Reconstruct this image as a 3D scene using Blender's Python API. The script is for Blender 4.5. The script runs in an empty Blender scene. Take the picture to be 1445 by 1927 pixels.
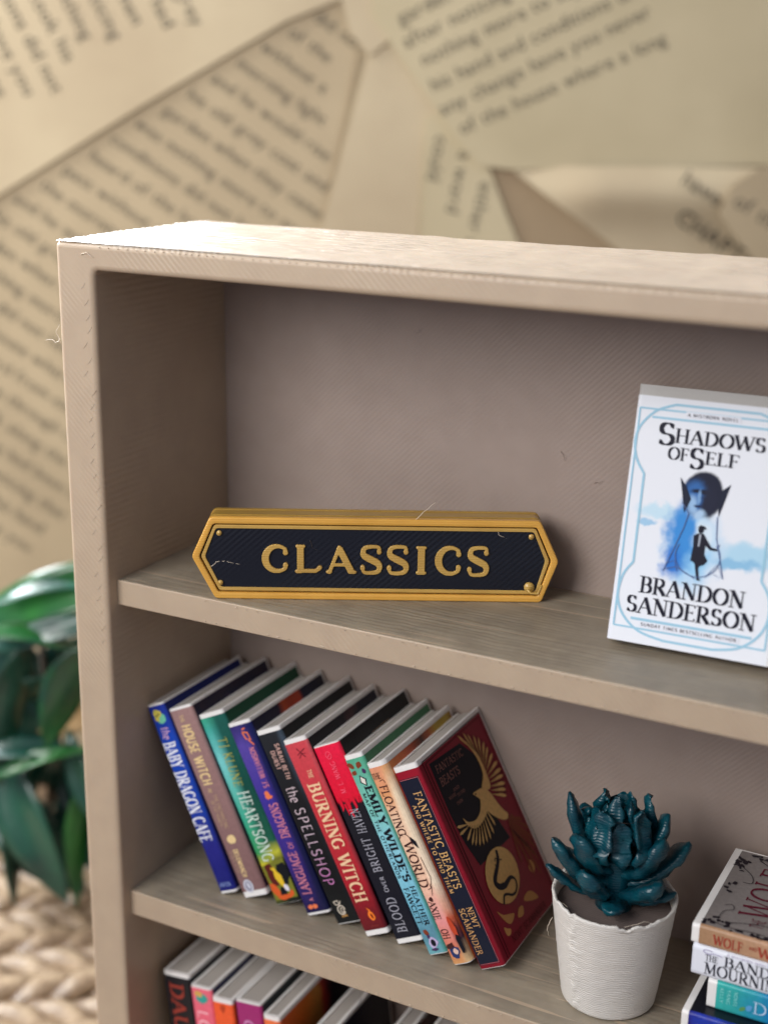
import bpy, bmesh, math, random
from math import sin, cos, pi, radians, sqrt, atan2, hypot
from mathutils import Vector, Matrix, noise
random.seed(7)
sc = bpy.context.scene
col = sc.collection
sc.unit_settings.scale_length = 0.01          # one unit is one centimetre: this is a miniature
# ------------------------------------------------------------------ camera
CAM = Vector((10.2314, -11.8765, 1.6250))
YAW, PIT, ROL = radians(27.718), radians(16.698), radians(0.781)
FWD = Vector((-sin(YAW)*cos(PIT), cos(YAW)*cos(PIT), -sin(PIT)))
R0 = Vector((cos(YAW), sin(YAW), 0)); U0 = R0.cross(FWD)
RT = R0*cos(ROL)+U0*sin(ROL); UP = U0*cos(ROL)-R0*sin(ROL)
cd = bpy.data.cameras.new('camera'); cam = bpy.data.objects.new('camera', cd); col.objects.link(cam)
m = Matrix((RT, UP, -FWD)).transposed().to_4x4(); m.translation = CAM
cam.matrix_world = m
cd.sensor_fit = 'VERTICAL'; cd.sensor_height = 36; cd.sensor_width = 27; cd.lens = 50.03
cd.clip_start = 0.5; cd.clip_end = 500
cd.dof.use_dof = True; cd.dof.focus_distance = 15.2; cd.dof.aperture_fstop = 0.0500/0.285
sc.camera = cam
# ------------------------------------------------------------------ light (indoors, window behind on the left, soft room light in front)
w = bpy.data.worlds.new('World'); sc.world = w; w.use_nodes = True
bg = w.node_tree.nodes['Background']; bg.inputs[0].default_value = (0.84, 0.86, 1.0, 1); bg.inputs[1].default_value = 0.38
def lamp(name, loc, target, size, power, color, sy=None):
    l = bpy.data.lights.new(name, 'AREA'); l.energy = power; l.color = color; l.size = size
    if sy: l.shape = 'RECTANGLE'; l.size_y = sy
    o = bpy.data.objects.new(name, l); col.objects.link(o); o.location = loc
    o.rotation_euler = (Vector(target)-Vector(loc)).to_track_quat('-Z', 'Y').to_euler()
    return o
lamp('window_light', (-22, 10, 13), (2, 0, -2), 20, 40000, (0.86, 0.93, 1.0), 10)
lamp('room_light', (-5, -24, 10), (4, 0, -5), 16, 8300, (1.0, 0.98, 0.958), 15)
lamp('wall_fill_light', (-20, -2, 12), (-2, 12, -1), 10, 5600, (1.0, 0.965, 0.90), 10)  # added unseen fill lamp that brightens the page wall
sc.view_settings.view_transform = 'Standard'; sc.view_settings.look = 'None'
sc.view_settings.exposure = 0; sc.view_settings.gamma = 1
sc.cycles.use_denoising = True
# ------------------------------------------------------------------ helpers
def S(r, g, b):                                # sRGB 0..255 -> linear
    f = lambda c: (c/255/12.92) if c/255 <= .04045 else ((c/255+.055)/1.055)**2.4
    return (f(r), f(g), f(b), 1)
def mat(name, color=(.5,.5,.5,1), rough=.5, spec=.5, sss=0, sssr=(.1,.05,.03), coat=0):
    m = bpy.data.materials.new(name); m.use_nodes = True
    p = m.node_tree.nodes['Principled BSDF']
    p.inputs['Base Color'].default_value = color; p.inputs['Roughness'].default_value = rough
    p.inputs['Specular IOR Level'].default_value = spec
    p.inputs['Coat Weight'].default_value = coat
    if sss:
        p.inputs['Subsurface Weight'].default_value = sss; p.inputs['Subsurface Radius'].default_value = sssr
        p.inputs['Subsurface Scale'].default_value = 1.0
    return m, m.node_tree, p
def N(nt, t, **kw):
    n = nt.nodes.new(t)
    for k, v in kw.items():
        if k in n.inputs.keys(): n.inputs[k].default_value = v
        else: setattr(n, k, v)
    return n
def noise_color(nt, p, c1, c2, scale=4, stretch=(1,1,1), detail=4, lo=.35, hi=.65):
    tc = N(nt, 'ShaderNodeTexCoord'); mp = N(nt, 'ShaderNodeMapping'); mp.inputs['Scale'].default_value = stretch
    nt.links.new(tc.outputs['Object'], mp.inputs[0])
    no = N(nt, 'ShaderNodeTexNoise', Scale=scale, Detail=detail); nt.links.new(mp.outputs[0], no.inputs['Vector'])
    r = N(nt, 'ShaderNodeValToRGB'); r.color_ramp.elements[0].position = lo; r.color_ramp.elements[1].position = hi
    r.color_ramp.elements[0].color = c1; r.color_ramp.elements[1].color = c2
    nt.links.new(no.outputs['Fac'], r.inputs[0]); nt.links.new(r.outputs[0], p.inputs['Base Color'])
    return r
def ridges(nt, p, rot, period, strength, dist=.01, patch=None, extra=None, detailscale=18, dist_amt=1.2):
    """bump of parallel printed filament lines; patch = scale of the noise that makes them come and go"""
    tc = N(nt, 'ShaderNodeTexCoord'); mp = N(nt, 'ShaderNodeMapping'); mp.inputs['Rotation'].default_value = rot
    nt.links.new(tc.outputs['Object'], mp.inputs[0])
    wv = N(nt, 'ShaderNodeTexWave', Scale=.314/period, Distortion=dist_amt); wv.inputs['Detail'].default_value = 1.5
    wv.inputs['Detail Scale'].default_value = 1.0
    nt.links.new(mp.outputs[0], wv.inputs['Vector'])
    src = wv.outputs['Fac']
    if patch:
        no = N(nt, 'ShaderNodeTexNoise', Scale=patch, Detail=2); nt.links.new(tc.outputs['Object'], no.inputs['Vector'])
        rp = N(nt, 'ShaderNodeMapRange'); rp.inputs[1].default_value = .4; rp.inputs[2].default_value = .65
        nt.links.new(no.outputs['Fac'], rp.inputs[0])
        mu = N(nt, 'ShaderNodeMath', operation='MULTIPLY'); nt.links.new(src, mu.inputs[0]); nt.links.new(rp.outputs[0], mu.inputs[1]); src = mu.outputs[0]
    n2 = N(nt, 'ShaderNodeTexNoise', Scale=detailscale, Detail=3); nt.links.new(tc.outputs['Object'], n2.inputs['Vector'])
    ad = N(nt, 'ShaderNodeMath', operation='MULTIPLY_ADD'); ad.inputs[1].default_value = .5
    nt.links.new(n2.outputs['Fac'], ad.inputs[0]); nt.links.new(src, ad.inputs[2])
    b = N(nt, 'ShaderNodeBump', Strength=strength, Distance=dist); nt.links.new(ad.outputs[0], b.inputs['Height'])
    nt.links.new(b.outputs[0], p.inputs['Normal'])
    return b
def link(name, me, mats, parent=None, smooth=False):
    o = bpy.data.objects.new(name, me); col.objects.link(o)
    for mm in (mats if isinstance(mats, (list, tuple)) else [mats]):
        if mm: me.materials.append(mm)
    if parent: o.parent = parent
    if smooth:
        for f in me.polygons: f.use_smooth = True
    return o
def obj(name, bm, mats, parent=None, smooth=False):
    me = bpy.data.meshes.new(name); bmesh.ops.recalc_face_normals(bm, faces=bm.faces) if smooth != 'keep' else None
    bm.to_mesh(me); bm.free()
    return link(name, me, mats, parent, bool(smooth))
def flat(name, verts, faces, mats, parent=None, idx=None, smooth=False):
    me = bpy.data.meshes.new(name); me.from_pydata(verts, [], faces); me.update()
    o = link(name, me, mats, parent, smooth)
    if idx:
        for f, i in zip(me.polygons, idx): f.material_index = i
    return o
def empty(name, label, cat, loc=(0,0,0), rot=(0,0,0), group=None):
    o = bpy.data.objects.new(name, None); col.objects.link(o); o.location = loc; o.rotation_euler = rot
    o.empty_display_size = .2
    o['label'] = label; o['category'] = cat
    if group: o['group'] = group
    return o
def tag(o, label, cat, group=None):
    o['label'] = label; o['category'] = cat
    if group: o['group'] = group
    return o
def box(bm, x0, x1, y0, y1, z0, z1, bev=0, seg=2):
    r = bmesh.ops.create_cube(bm, size=1); vs = r['verts']
    for v in vs:
        v.co = Vector((x0 if v.co.x < 0 else x1, y0 if v.co.y < 0 else y1, z0 if v.co.z < 0 else z1))
    if bev:
        es = list({e for v in vs for e in v.link_edges})
        bmesh.ops.bevel(bm, geom=es, offset=bev, segments=seg, profile=.5, affect='EDGES')
def prism(bm, pts, h0, h1, f):                 # pts 2D outline, f(u,v,h)->Vector
    a = [bm.verts.new(f(u, v, h0)) for u, v in pts]; b = [bm.verts.new(f(u, v, h1)) for u, v in pts]
    bm.faces.new(a); bm.faces.new(b[::-1])
    for i in range(len(pts)):
        j = (i+1) % len(pts); bm.faces.new((a[i], b[i], b[j], a[j]))
def tube(bm, pts, rad, seg=6, taper=False):
    rings = []
    for i, p in enumerate(pts):
        p = Vector(p); d = (Vector(pts[min(i+1, len(pts)-1)])-Vector(pts[max(i-1, 0)])).normalized()
        s = d.cross(Vector((.13, .31, .94))).normalized(); t = d.cross(s)
        r = rad*(1-.7*i/len(pts)) if taper else rad
        rings.append([bm.verts.new(p+s*r*cos(2*pi*k/seg)+t*r*sin(2*pi*k/seg)) for k in range(seg)])
    for a, b in zip(rings, rings[1:]):
        for k in range(seg): bm.faces.new((a[k], a[(k+1) % seg], b[(k+1) % seg], b[k]))
    bm.faces.new(rings[0][::-1]); bm.faces.new(rings[-1])
class Fr:                                      # a flat drawing frame: origin, right, up, outward
    def __init__(s, O, U, V): s.O, s.U, s.V = Vector(O), Vector(U).normalized(), Vector(V).normalized(); s.Nn = s.U.cross(s.V)
    def __call__(s, u, v, h=0): return s.O+s.U*u+s.V*v+s.Nn*h
# ------------------------------------------------------------------ lettering: a small serif capital alphabet drawn as strokes
def arc(cx, cy, rx, ry, a0, a1, n=14):
    return [(cx+rx*cos(radians(a0+(a1-a0)*i/n)), cy+ry*sin(radians(a0+(a1-a0)*i/n))) for i in range(n+1)]
def stem(x): return ('T', [(x, 0), (x, 1)])
GL = {
 'A': (.78, [('t', [(.05,0),(.37,1)]), ('T', [(.36,1),(.70,0)]), ('t', [(.17,.34),(.58,.34)])], [(.05,0),(.70,0)]),
 'B': (.68, [stem(.15), ('c', [(.15,.98),(.32,.98)]+arc(.34,.745,.2,.235,90,-90)+[(.15,.51)]), ('c', [(.34,.51)]+arc(.36,.265,.24,.245,90,-90)+[(.15,.02)])], [(.1,0),(.1,1)]),
 'C': (.76, [('c', arc(.42,.5,.34,.49,48,312,22))], [('v',.655,.84),('v',.655,.16)]),
 'D': (.80, [stem(.15), ('c', [(.15,.98),(.32,.98)]+arc(.34,.5,.37,.48,90,-90,18)+[(.15,.02)])], [(.1,0),(.1,1)]),
 'E': (.62, [stem(.15), ('t', [(.15,.98),(.54,.98)]), ('t', [(.15,.52),(.44,.52)]), ('t', [(.15,.02),(.57,.02)])], [(.1,0),(.1,1),('v',.54,.9),('v',.57,.1),('v',.44,.52)]),
 'F': (.58, [stem(.15), ('t', [(.15,.98),(.54,.98)]), ('t', [(.15,.5),(.44,.5)])], [(.15,0),(.1,1),('v',.54,.9),('v',.44,.5)]),
 'G': (.82, [('c', arc(.42,.5,.34,.49,48,325,22)), ('T', [(.70,.03),(.70,.42)])], [('v',.655,.84),(.70,.42)]),
 'H': (.82, [stem(.15), stem(.66), ('t', [(.15,.52),(.66,.52)])], [(.15,0),(.15,1),(.66,0),(.66,1)]),
 'I': (.34, [stem(.17)], [(.17,0),(.17,1)]),
 'J': (.40, [('T', [(.24,1),(.24,.1)]), ('c', [(.24,.15)]+arc(.1,.05,.14,.2,0,-90,6))], [(.24,1)]),
 'K': (.74, [stem(.15), ('t', [(.15,.38),(.60,1)]), ('T', [(.28,.56),(.66,0)])], [(.15,0),(.15,1),(.60,1),(.66,0)]),
 'L': (.60, [stem(.15), ('t', [(.15,.02),(.55,.02)])], [(.15,1),(.1,0),('v',.55,.11)]),
 'M': (.94, [('t', [(.12,0),(.15,1)]), ('T', [(.14,1),(.46,.06)]), ('t', [(.45,.06),(.78,1)]), ('T', [(.77,1),(.80,0)])], [(.12,0),(.80,0),(.1,1),(.82,1)]),
 'N': (.82, [('t', [(.14,0),(.14,1)]), ('T', [(.13,1),(.67,.02)]), ('t', [(.68,0),(.68,1)])], [(.14,0),(.1,1),(.68,1)]),
 'O': (.84, [('c', arc(.42,.5,.35,.49,90,450,30))], []),
 'P': (.64, [stem(.15), ('c', [(.15,.98),(.32,.98)]+arc(.34,.725,.22,.255,90,-90)+[(.15,.47)])], [(.15,0),(.1,1)]),
 'Q': (.84, [('c', arc(.42,.5,.35,.49,90,450,30)), ('T', [(.45,.1),(.75,-.15)])], []),
 'R': (.72, [stem(.15), ('c', [(.15,.98),(.32,.98)]+arc(.34,.735,.21,.245,90,-90)+[(.15,.49)]), ('T', [(.32,.49),(.66,0)])], [(.15,0),(.1,1),(.66,0)]),
 'S': (.62, [('c', arc(.31,.745,.20,.245,30,270,16)+arc(.31,.255,.22,.245,90,-150,16))], [('v',.49,.85),('v',.12,.14)]),
 'T': (.68, [stem(.34), ('t', [(.04,.98),(.64,.98)])], [(.34,0),('v',.04,.9),('v',.64,.9)]),
 'U': (.78, [('T', [(.14,1),(.14,.33)]), ('c', arc(.39,.33,.25,.32,180,360)), ('t', [(.64,.33),(.64,1)])], [(.14,1),(.64,1)]),
 'V': (.74, [('T', [(.05,1),(.37,0)]), ('t', [(.37,0),(.68,1)])], [(.05,1),(.68,1)]),
 'W': (1.08, [('T', [(.05,1),(.31,0)]), ('t', [(.31,0),(.55,.95)]), ('T', [(.53,1),(.79,0)]), ('t', [(.79,0),(1.03,1)])], [(.05,1),(1.03,1)]),
 'X': (.74, [('T', [(.06,1),(.66,0)]), ('t', [(.08,0),(.63,1)])], [(.06,1),(.66,0),(.08,0),(.63,1)]),
 'Y': (.70, [('T', [(.05,1),(.35,.48)]), ('t', [(.35,.48),(.64,1)]), ('T', [(.35,.5),(.35,0)])], [(.05,1),(.64,1),(.35,0)]),
 'Z': (.66, [('t', [(.08,.98),(.58,.98)]), ('T', [(.56,.98),(.08,.02)]), ('t', [(.08,.02),(.6,.02)])], [('v',.08,.9),('v',.6,.1)]),
 "'": (.2, [('T', [(.1,1),(.08,.76)])], []), '.': (.22, [('T', [(.1,.0),(.1,.13)])], []), ',': (.22, [('T', [(.12,.1),(.06,-.12)])], []),
 '&': (.7, [('c', arc(.3,.76,.15,.22,-60,240)+[(.6,0)]), ('c', arc(.3,.26,.22,.25,100,380))], []),
 't': (.42, [('T', [(.2,.9),(.2,.15)]), ('c', arc(.32,.14,.12,.13,180,300,6)), ('t', [(.04,.66),(.38,.66)])], []),
 'h': (.62, [('T', [(.14,1),(.14,0)]), ('c', [(.14,.45)]+arc(.32,.45,.18,.2,180,0,10)), ('T', [(.50,.45),(.50,0)])], []),
 'e': (.58, [('t', [(.1,.35),(.48,.35)]), ('c', arc(.29,.33,.2,.32,0,310,16))], []),
 'a': (.56, [('c', arc(.27,.3,.18,.3,40,320,14)), ('T', [(.45,.62),(.45,0)])], []),
 'n': (.58, [('T', [(.12,.62),(.12,0)]), ('c', [(.12,.42)]+arc(.29,.42,.17,.2,180,0,8)), ('T', [(.46,.42),(.46,0)])], []),
 'd': (.58, [('c', arc(.27,.3,.18,.3,40,320,14)), ('T', [(.46,1),(.46,0)])], []),
 'o': (.58, [('c', arc(.28,.32,.2,.31,90,450,18))], []), 'v': (.5, [('T', [(.05,.62),(.25,0)]), ('t', [(.25,0),(.45,.62)])], []),
 'f': (.36, [('T', [(.16,.8),(.16,0)]), ('c', arc(.28,.8,.12,.18,180,60,6)), ('t', [(.02,.6),(.3,.6)])], []),
 'r': (.4, [('T', [(.12,.62),(.12,0)]), ('c', arc(.28,.4,.15,.2,170,60,6))], []),
 'i': (.25, [('T', [(.12,.62),(.12,0)]), ('T', [(.12,.78),(.12,.9)])], []), 's': (.45, [('c', arc(.23,.47,.13,.15,30,270,10)+arc(.23,.16,.14,.16,90,-150,10))], []),
 ' ': (.36, [], []),
}
def ribbon(verts, faces, pts, wid, F, h):
    n = len(pts); base = len(verts)
    for i in range(n):
        a = pts[max(i-1, 0)]; b = pts[min(i+1, n-1)]; dx, dy = b[0]-a[0], b[1]-a[1]; L = hypot(dx, dy) or 1
        nx, ny = -dy/L, dx/L; r = wid[i]/2
        verts.append(F(pts[i][0]+nx*r, pts[i][1]+ny*r, h)); verts.append(F(pts[i][0]-nx*r, pts[i][1]-ny*r, h))
    for i in range(n-1):
        k = base+2*i; faces.append((k, k+1, k+3, k+2))
def text_strokes(s, thick=.15, thin=.06, serif=.09, track=.06, caps=1.0):
    """returns [(pts, widths)] in units of cap height, and the total advance"""
    out = []; x = 0
    small = False
    for ch in s:
        sc_ = 1.0
        if ch not in GL: ch = ch.upper()
        if ch not in GL: x += .3; continue
        adv, st, se = GL[ch]
        for kind, pts in st:
            if kind == 'T': wd = [thick]*len(pts)
            elif kind == 't': wd = [thin]*len(pts)
            else:
                wd = []
                for i in range(len(pts)):
                    a = pts[max(i-1, 0)]; b = pts[min(i+1, len(pts)-1)]; dx, dy = b[0]-a[0], b[1]-a[1]; L = hypot(dx, dy) or 1
                    wd.append(thin+(thick-thin)*min(1, abs(dy)/L)**1.5)
            out.append(([(x+p[0], p[1]) for p in pts], wd))
        if serif:
            for q in se:
                if q[0] == 'v': out.append(([(x+q[1], q[2]-.08), (x+q[1], q[2]+.08)], [thin*1.1]*2))
                else: out.append(([(x+q[0]-serif-thick/2, q[1]), (x+q[0]+serif+thick/2, q[1])], [thin]*2))
        x += adv+track
    return out, x-track
def lettering(name, items, m, parent, F, h=.006):
    for it in items: lettering1(name, [it], m, parent, F, h)
def lettering1(name, items, m, parent, F, h=.006):
    """items: (text, (u0,v0), (u1,v1), height, kwargs); F maps (u,v,h) to parent space"""
    verts, faces = [], []; k = 0
    for it in items:
        s, p0, p1, H = it[:4]; kw = it[4] if len(it) > 4 else {}
        kw = dict(kw); big = kw.pop('big', None); sag = kw.pop('sag', 0)
        st, W = text_strokes(s, **kw)
        dx, dy = p1[0]-p0[0], p1[1]-p0[1]; L = hypot(dx, dy); dx, dy = dx/L, dy/L; sx = L/W; sx_ = sx
        for pts, wd in st:
            pp = [(p0[0]+dx*x*sx-dy*y*H, p0[1]+dy*x*sx+dx*y*H) for x, y in pts]
            ww = []
            for i in range(len(pts)):
                a = pts[max(i-1, 0)]; b = pts[min(i+1, len(pts)-1)]; ax, ay = abs(b[0]-a[0]), abs(b[1]-a[1]); l = hypot(ax*sx, ay*H) or 1
                ww.append(wd[i]*(sx*ay*H/l+H*ax*sx/l)/1.0*(1.0) if True else 0)
            ribbon(verts, faces, pp, ww, F, h+.00004*(k % 50)); k += 1
    return flat(name, verts, faces, m, parent)
def shapes(name, polys, m, parent, F, h=.004, idx=None):
    """polys: list of outlines (u,v), each its own face a hair above the last; m may be a list with idx"""
    verts, faces = [], []
    for k, p in enumerate(polys):
        b = len(verts); a = sum(p[i][0]*p[(i+1) % len(p)][1]-p[(i+1) % len(p)][0]*p[i][1] for i in range(len(p)))
        q = p if a > 0 else p[::-1]
        verts += [F(u, v, h+.00012*k) for u, v in q]; faces.append(tuple(range(b, b+len(q))))
    return flat(name, verts, faces, m, parent, idx)
def strokes(name, lines, m, parent, F, h=.005):
    verts, faces = [], []
    for k, (pts, wd) in enumerate(lines):
        if not isinstance(wd, (list, tuple)): wd = [wd]*len(pts)
        ribbon(verts, faces, pts, wd, F, h+.00012*k)
    return flat(name, verts, faces, m, parent)
def ell(cx, cy, rx, ry, n=20, rot=0, j=0, seed=0):
    r = random.Random(seed); o = []
    for i in range(n):
        a = 2*pi*i/n; k = 1+(r.random()-.5)*j; x, y = rx*cos(a)*k, ry*sin(a)*k
        o.append((cx+x*cos(rot)-y*sin(rot), cy+x*sin(rot)+y*cos(rot)))
    return o
def smooth_path(P, n=6, closed=False):
    o = []; L = len(P); R = range(L if closed else L-1)
    for i in R:
        g = (lambda k: P[k % L]) if closed else (lambda k: P[max(0, min(L-1, k))])
        p0, p1, p2, p3 = g(i-1), g(i), g(i+1), g(i+2)
        for j in range(n):
            t = j/n
            o.append(tuple(.5*((2*p1[c])+(-p0[c]+p2[c])*t+(2*p0[c]-5*p1[c]+4*p2[c]-p3[c])*t*t+(-p0[c]+3*p1[c]-3*p2[c]+p3[c])*t**3) for c in (0, 1)))
    if not closed: o.append(tuple(P[-1]))
    return o
def inkmat(name, c, rough=.5): return mat(name, S(*c), rough, .15)[0]
# ------------------------------------------------------------------ bookcase
BEIGE = S(179, 160, 138); BEIGE2 = S(174, 155, 134)
def plastic(name, rot, period, strength, dist, patch=None, detail=18, rough=.42, dist_amt=1.0, c1=BEIGE, c2=BEIGE2, sss=.12):
    m, nt, p = mat(name, c1, rough, .45, sss, (.12, .06, .03))
    noise_color(nt, p, c1, c2, 3)
    ridges(nt, p, rot, period, strength, dist, patch, detailscale=detail, dist_amt=dist_amt)
    return m
M_front = plastic('beige_plastic_front', (0, radians(45), 0), .052, .3, .010, 1.2, 26)
M_shelf = plastic('beige_plastic_shelf_shade_tint', (0, 0, radians(90)), .085, .22, .012, 1.3, 7, .45, 3.5, c1=S(152,141,124), c2=S(138,128,113))  # same beige, darker: shade on the shelf tops put into the colour
M_back = plastic('beige_plastic_back_shade_tint', (0, radians(-45), 0), .05, .17, .008, .7, 30, .5, .8, c1=S(154,138,129), c2=S(150,134,125))  # same beige made darker and mauve, painting in the interior's shade
M_top = plastic('beige_plastic_top', (0, 0, radians(90)), .05, .7, .018, 1.2, 3.5, .34, 2.0)
M_top.node_tree.nodes['Principled BSDF'].inputs['Specular IOR Level'].default_value = 1.0
M_top.node_tree.nodes['Principled BSDF'].inputs['Coat Weight'].default_value = .25; M_top.node_tree.nodes['Principled BSDF'].inputs['Coat Roughness'].default_value = .5
WX = 12.4; T = .5; TT = .2871; D = 2.43; ZB = -11.56; Z1T, Z1B, Z2T, Z2B = -3.774, -4.077, -7.762, -8.09; SB = .181
bc = empty('miniature_bookcase', 'beige 3D printed open bookcase holding the tiny books, ridged plastic surfaces', 'bookcase', (0, 0, ZB-.35))
bcz = ZB-.35
bm = bmesh.new()                               # outer frame: one printed ring with rounded inner corner
outer = [(0, ZB-.35), (WX, ZB-.35), (WX, 0), (0, 0)]
inner = [(T, ZB)] + [(WX-T, ZB)] + [(WX-T, -TT)] + [(T+.05, -TT), (T+.015, -TT-.015), (T, -TT-.05)]
def ring(y): return [bm.verts.new((x, y, z-bcz)) for x, z in outer], [bm.verts.new((x, y, z-bcz)) for x, z in inner]
o0, i0 = ring(0); o1, i1 = ring(D+.25)
for A, B in ((o0, o1), (i1, i0)):
    for k in range(len(A)): j = (k+1) % len(A); bm.faces.new((A[k], B[k], B[j], A[j]))
for O_, I_ in ((o0, i0), (o1, i1)):
    bm.faces.new((O_[0], O_[1], I_[1], I_[0])); bm.faces.new((O_[1], O_[2], I_[2], I_[1])); bm.faces.new((O_[2], O_[3], I_[4], I_[3], I_[2])); bm.faces.new((O_[3], O_[0], I_[0], I_[5], I_[4]))
bmesh.ops.recalc_face_normals(bm, faces=bm.faces)
bmesh.ops.bevel(bm, geom=[e for e in bm.edges if e.calc_face_angle(0) > 1.0], offset=.062, segments=5, profile=.5, affect='EDGES')
fr = obj('frame', bm, [M_front], bc)
for f in fr.data.polygons: f.use_smooth = f.area < .35
# rough upper skin of the top board: real ridges and pits
nx, ny = 620, 64; verts = []; x0, x1, y0, y1 = .012, WX-.02, .012, D+.235
for j in range(ny+1):
    for i in range(nx+1):
        x = x0+(x1-x0)*i/nx; y = y0+(y1-y0)*j/ny
        e = min(1, min(i, nx-i, j, ny-j)/1.5)
        r = .5+.5*sin(y*2*pi/.13+2.2*noise.noise(Vector((x*.7, y*2, 1))))
        pit = noise.noise(Vector((x*1.7, y*24, 5)))+.5*noise.noise(Vector((x*4.5, y*30, 9)))
        h = .004+e*(.018*r+.018*max(0, pit)+.012*noise.noise(Vector((x*1.1, y*1.5, 2))))
        verts.append((x, y, max(.002, h)-bcz))
faces = [(j*(nx+1)+i, j*(nx+1)+i+1, (j+1)*(nx+1)+i+1, (j+1)*(nx+1)+i) for j in range(ny) for i in range(nx)]
ts = flat('top_skin', verts, faces, M_top, bc, smooth=True)
bm = bmesh.new(); box(bm, T-.04, WX-T+.04, D, D+.2, ZB-.04-bcz, -TT+.04-bcz); obj('back_panel', bm, M_back, bc)
def shelf(zt, zb):
    # front edge a little uneven, upper face really grooved along its length
    bm = bmesh.new(); box(bm, T-.01, WX-T+.01, SB, D-.004, zb-bcz, zt-.006-bcz, .012, 2)
    s = obj('shelf', bm, M_front, bc)
    n = 110; V = []; Fc = []; xs = [T+.002, 2, 4, 6, 8, 10, WX-T-.002]; nxx = 60
    for j in range(n+1):
        for i in range(nxx+1):
            x = T+.002+(WX-2*T-.004)*i/nxx; y = SB+.012+(D-.006-SB-.012)*j/n
            g = noise.noise(Vector((x*.35, y*11, zt)))*.5+noise.noise(Vector((x*.6, y*26, zt+3)))*.5
            V.append((x, y, zt-bcz-.004+.006*g if 0 < j < n else zt-bcz-.006))
    for j in range(n):
        for i in range(nxx): a = j*(nxx+1)+i; Fc.append((a, a+1, a+nxx+2, a+nxx+1))
    flat('shelf_surface', V, Fc, M_shelf, s, smooth=True)
shelf(Z1T, Z1B); shelf(Z2T, Z2B)
# small print pips along the shelf edges, loose hairs of filament
bm = bmesh.new(); rr = random.Random(3)
for zt, zb, xa, xb in ((Z1T, Z1B, 1.7, 9), (Z2T, Z2B, 1.2, 7)):
    x = xa
    while x < xb:
        for z in (zt-.035, zb+.03):
            if rr.random() < .8:
                r = bmesh.ops.create_icosphere(bm, subdivisions=1, radius=.0085)
                for v in r['verts']: v.co = Vector((v.co.x*1.3+x+rr.uniform(-.02, .02), v.co.y+SB-.002, v.co.z+z-bcz))
        x += .135
x = .6
while x < 9:
    r = bmesh.ops.create_icosphere(bm, subdivisions=1, radius=.008)
    for v in r['verts']: v.co = Vector((v.co.x*1.4+x, v.co.y-.001, v.co.z-.035-bcz))
    x += rr.uniform(.07, .13)
for k in range(26):
    z = -.5-k*.16+rr.uniform(-.03, .03); x = .36+rr.uniform(-.05, .05)
    tube(bm, [(x, .001, z-bcz), (x+.03, -.001, z+.03-bcz), (x+.06, .001, z+.07-bcz)], .004, 5)
o = obj('print_pips', bm, M_front, bc); o['kind'] = 'stuff'
M_hair = mat('pale_filament', S(225, 210, 190), .35, .5)[0]; M_hair_d = mat('dark_filament', S(74, 62, 58), .5, .4)[0]
def hair(pts, m, parent, off=(0,0,0), r=.006):
    bm = bmesh.new(); P = []
    for i in range(len(pts)-1):
        for t in (0, .25, .5, .75):
            a, b = Vector(pts[i]), Vector(pts[i+1]); P.append(a.lerp(b, t)+Vector(((rr.random()-.5)*.012, (rr.random()-.5)*.012, (rr.random()-.5)*.016)))
    P.append(Vector(pts[-1])); P = [p+Vector(off) for p in P]
    tube(bm, P, r, 5, True); return obj('filament_hair', bm, m, parent, True)
hair([(0, .02, -1.05), (-.05, 0, -1.1), (-.1, 0, -1.07), (-.2, .01, -1.09)], M_hair, bc, (0, 0, -bcz), .005)
hair([(0, .02, -1.1), (-.04, 0, -.98), (0, .02, -.9)], M_hair, bc, (0, 0, -bcz), .004)
hair([(.36, -.01, -.13), (.44, -.03, -.09), (.52, -.02, -.14)], M_hair, bc, (0, 0, -bcz), .005)
for (a, b) in (((3.15, -1.0), (3.1, -1.06)), ((4.9, -2.2), (4.95, -2.3)), ((6.6, -1.4), (6.7, -1.37)), ((5.3, -2.5), (5.4, -2.46)), ((7.6, -5.2), (7.7, -5.22))):
    hair([(a[0], D-.01, a[1]), ((a[0]+b[0])/2+.02, D-.03, (a[1]+b[1])/2), (b[0], D-.01, b[1])], M_hair_d, bc, (0, 0, -bcz), .0026)
# ------------------------------------------------------------------ plaque
def gold(name, c1, c2):
    m, nt, p = mat(name, S(*c1), .30, .6, .1, (.08, .05, .02)); noise_color(nt, p, S(*c1), S(*c2), 2, (1, 1, 1))
    ridges(nt, p, (0, radians(90), 0), .028, .25, .006, None, detailscale=22); return m
M_gold = gold('gold_plastic', (224, 170, 78), (214, 160, 70)); M_gold_in = gold('old_gold_plastic', (200, 162, 86), (184, 146, 74))
M_navy, nt, p = mat('navy_ridged_plastic', S(16, 21, 34), .38, .45); ridges(nt, p, (0, radians(-48), 0), .05, .22, .010, .9, detailscale=30, dist_amt=.6)
PA = radians(27.85)
pq = empty('name_plaque', 'gold rimmed navy plaque with raised gold capitals, standing alone on the top shelf', 'plaque', (1.7726, .1976, Z1T), (0, 0, PA))
FP = lambda u, v, h=0: Vector((u, -h, v))
def hexa(g):                                   # outline grown by g; tip left/right
    k = g*.5
    return [(-.204-g*1.12, .478), (-.0-k, .926+g), (3.555+k, .926+g), (3.772+g*1.12, .47), (3.60+k, -.002-g), (.045-k, -.002-g)]
def inset(g): return hexa(-g)
def roundpoly(P, r=.03, n=3):
    o = []
    for i in range(len(P)):
        a, b, c = Vector(P[i-1]), Vector(P[i]), Vector(P[(i+1) % len(P)])
        p, q = b+(a-b).normalized()*r, b+(c-b).normalized()*r
        for k in range(n+1):
            t = k/n; o.append(tuple((p*(1-t)**2+b*2*t*(1-t)+q*t*t)))
    return o
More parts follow.
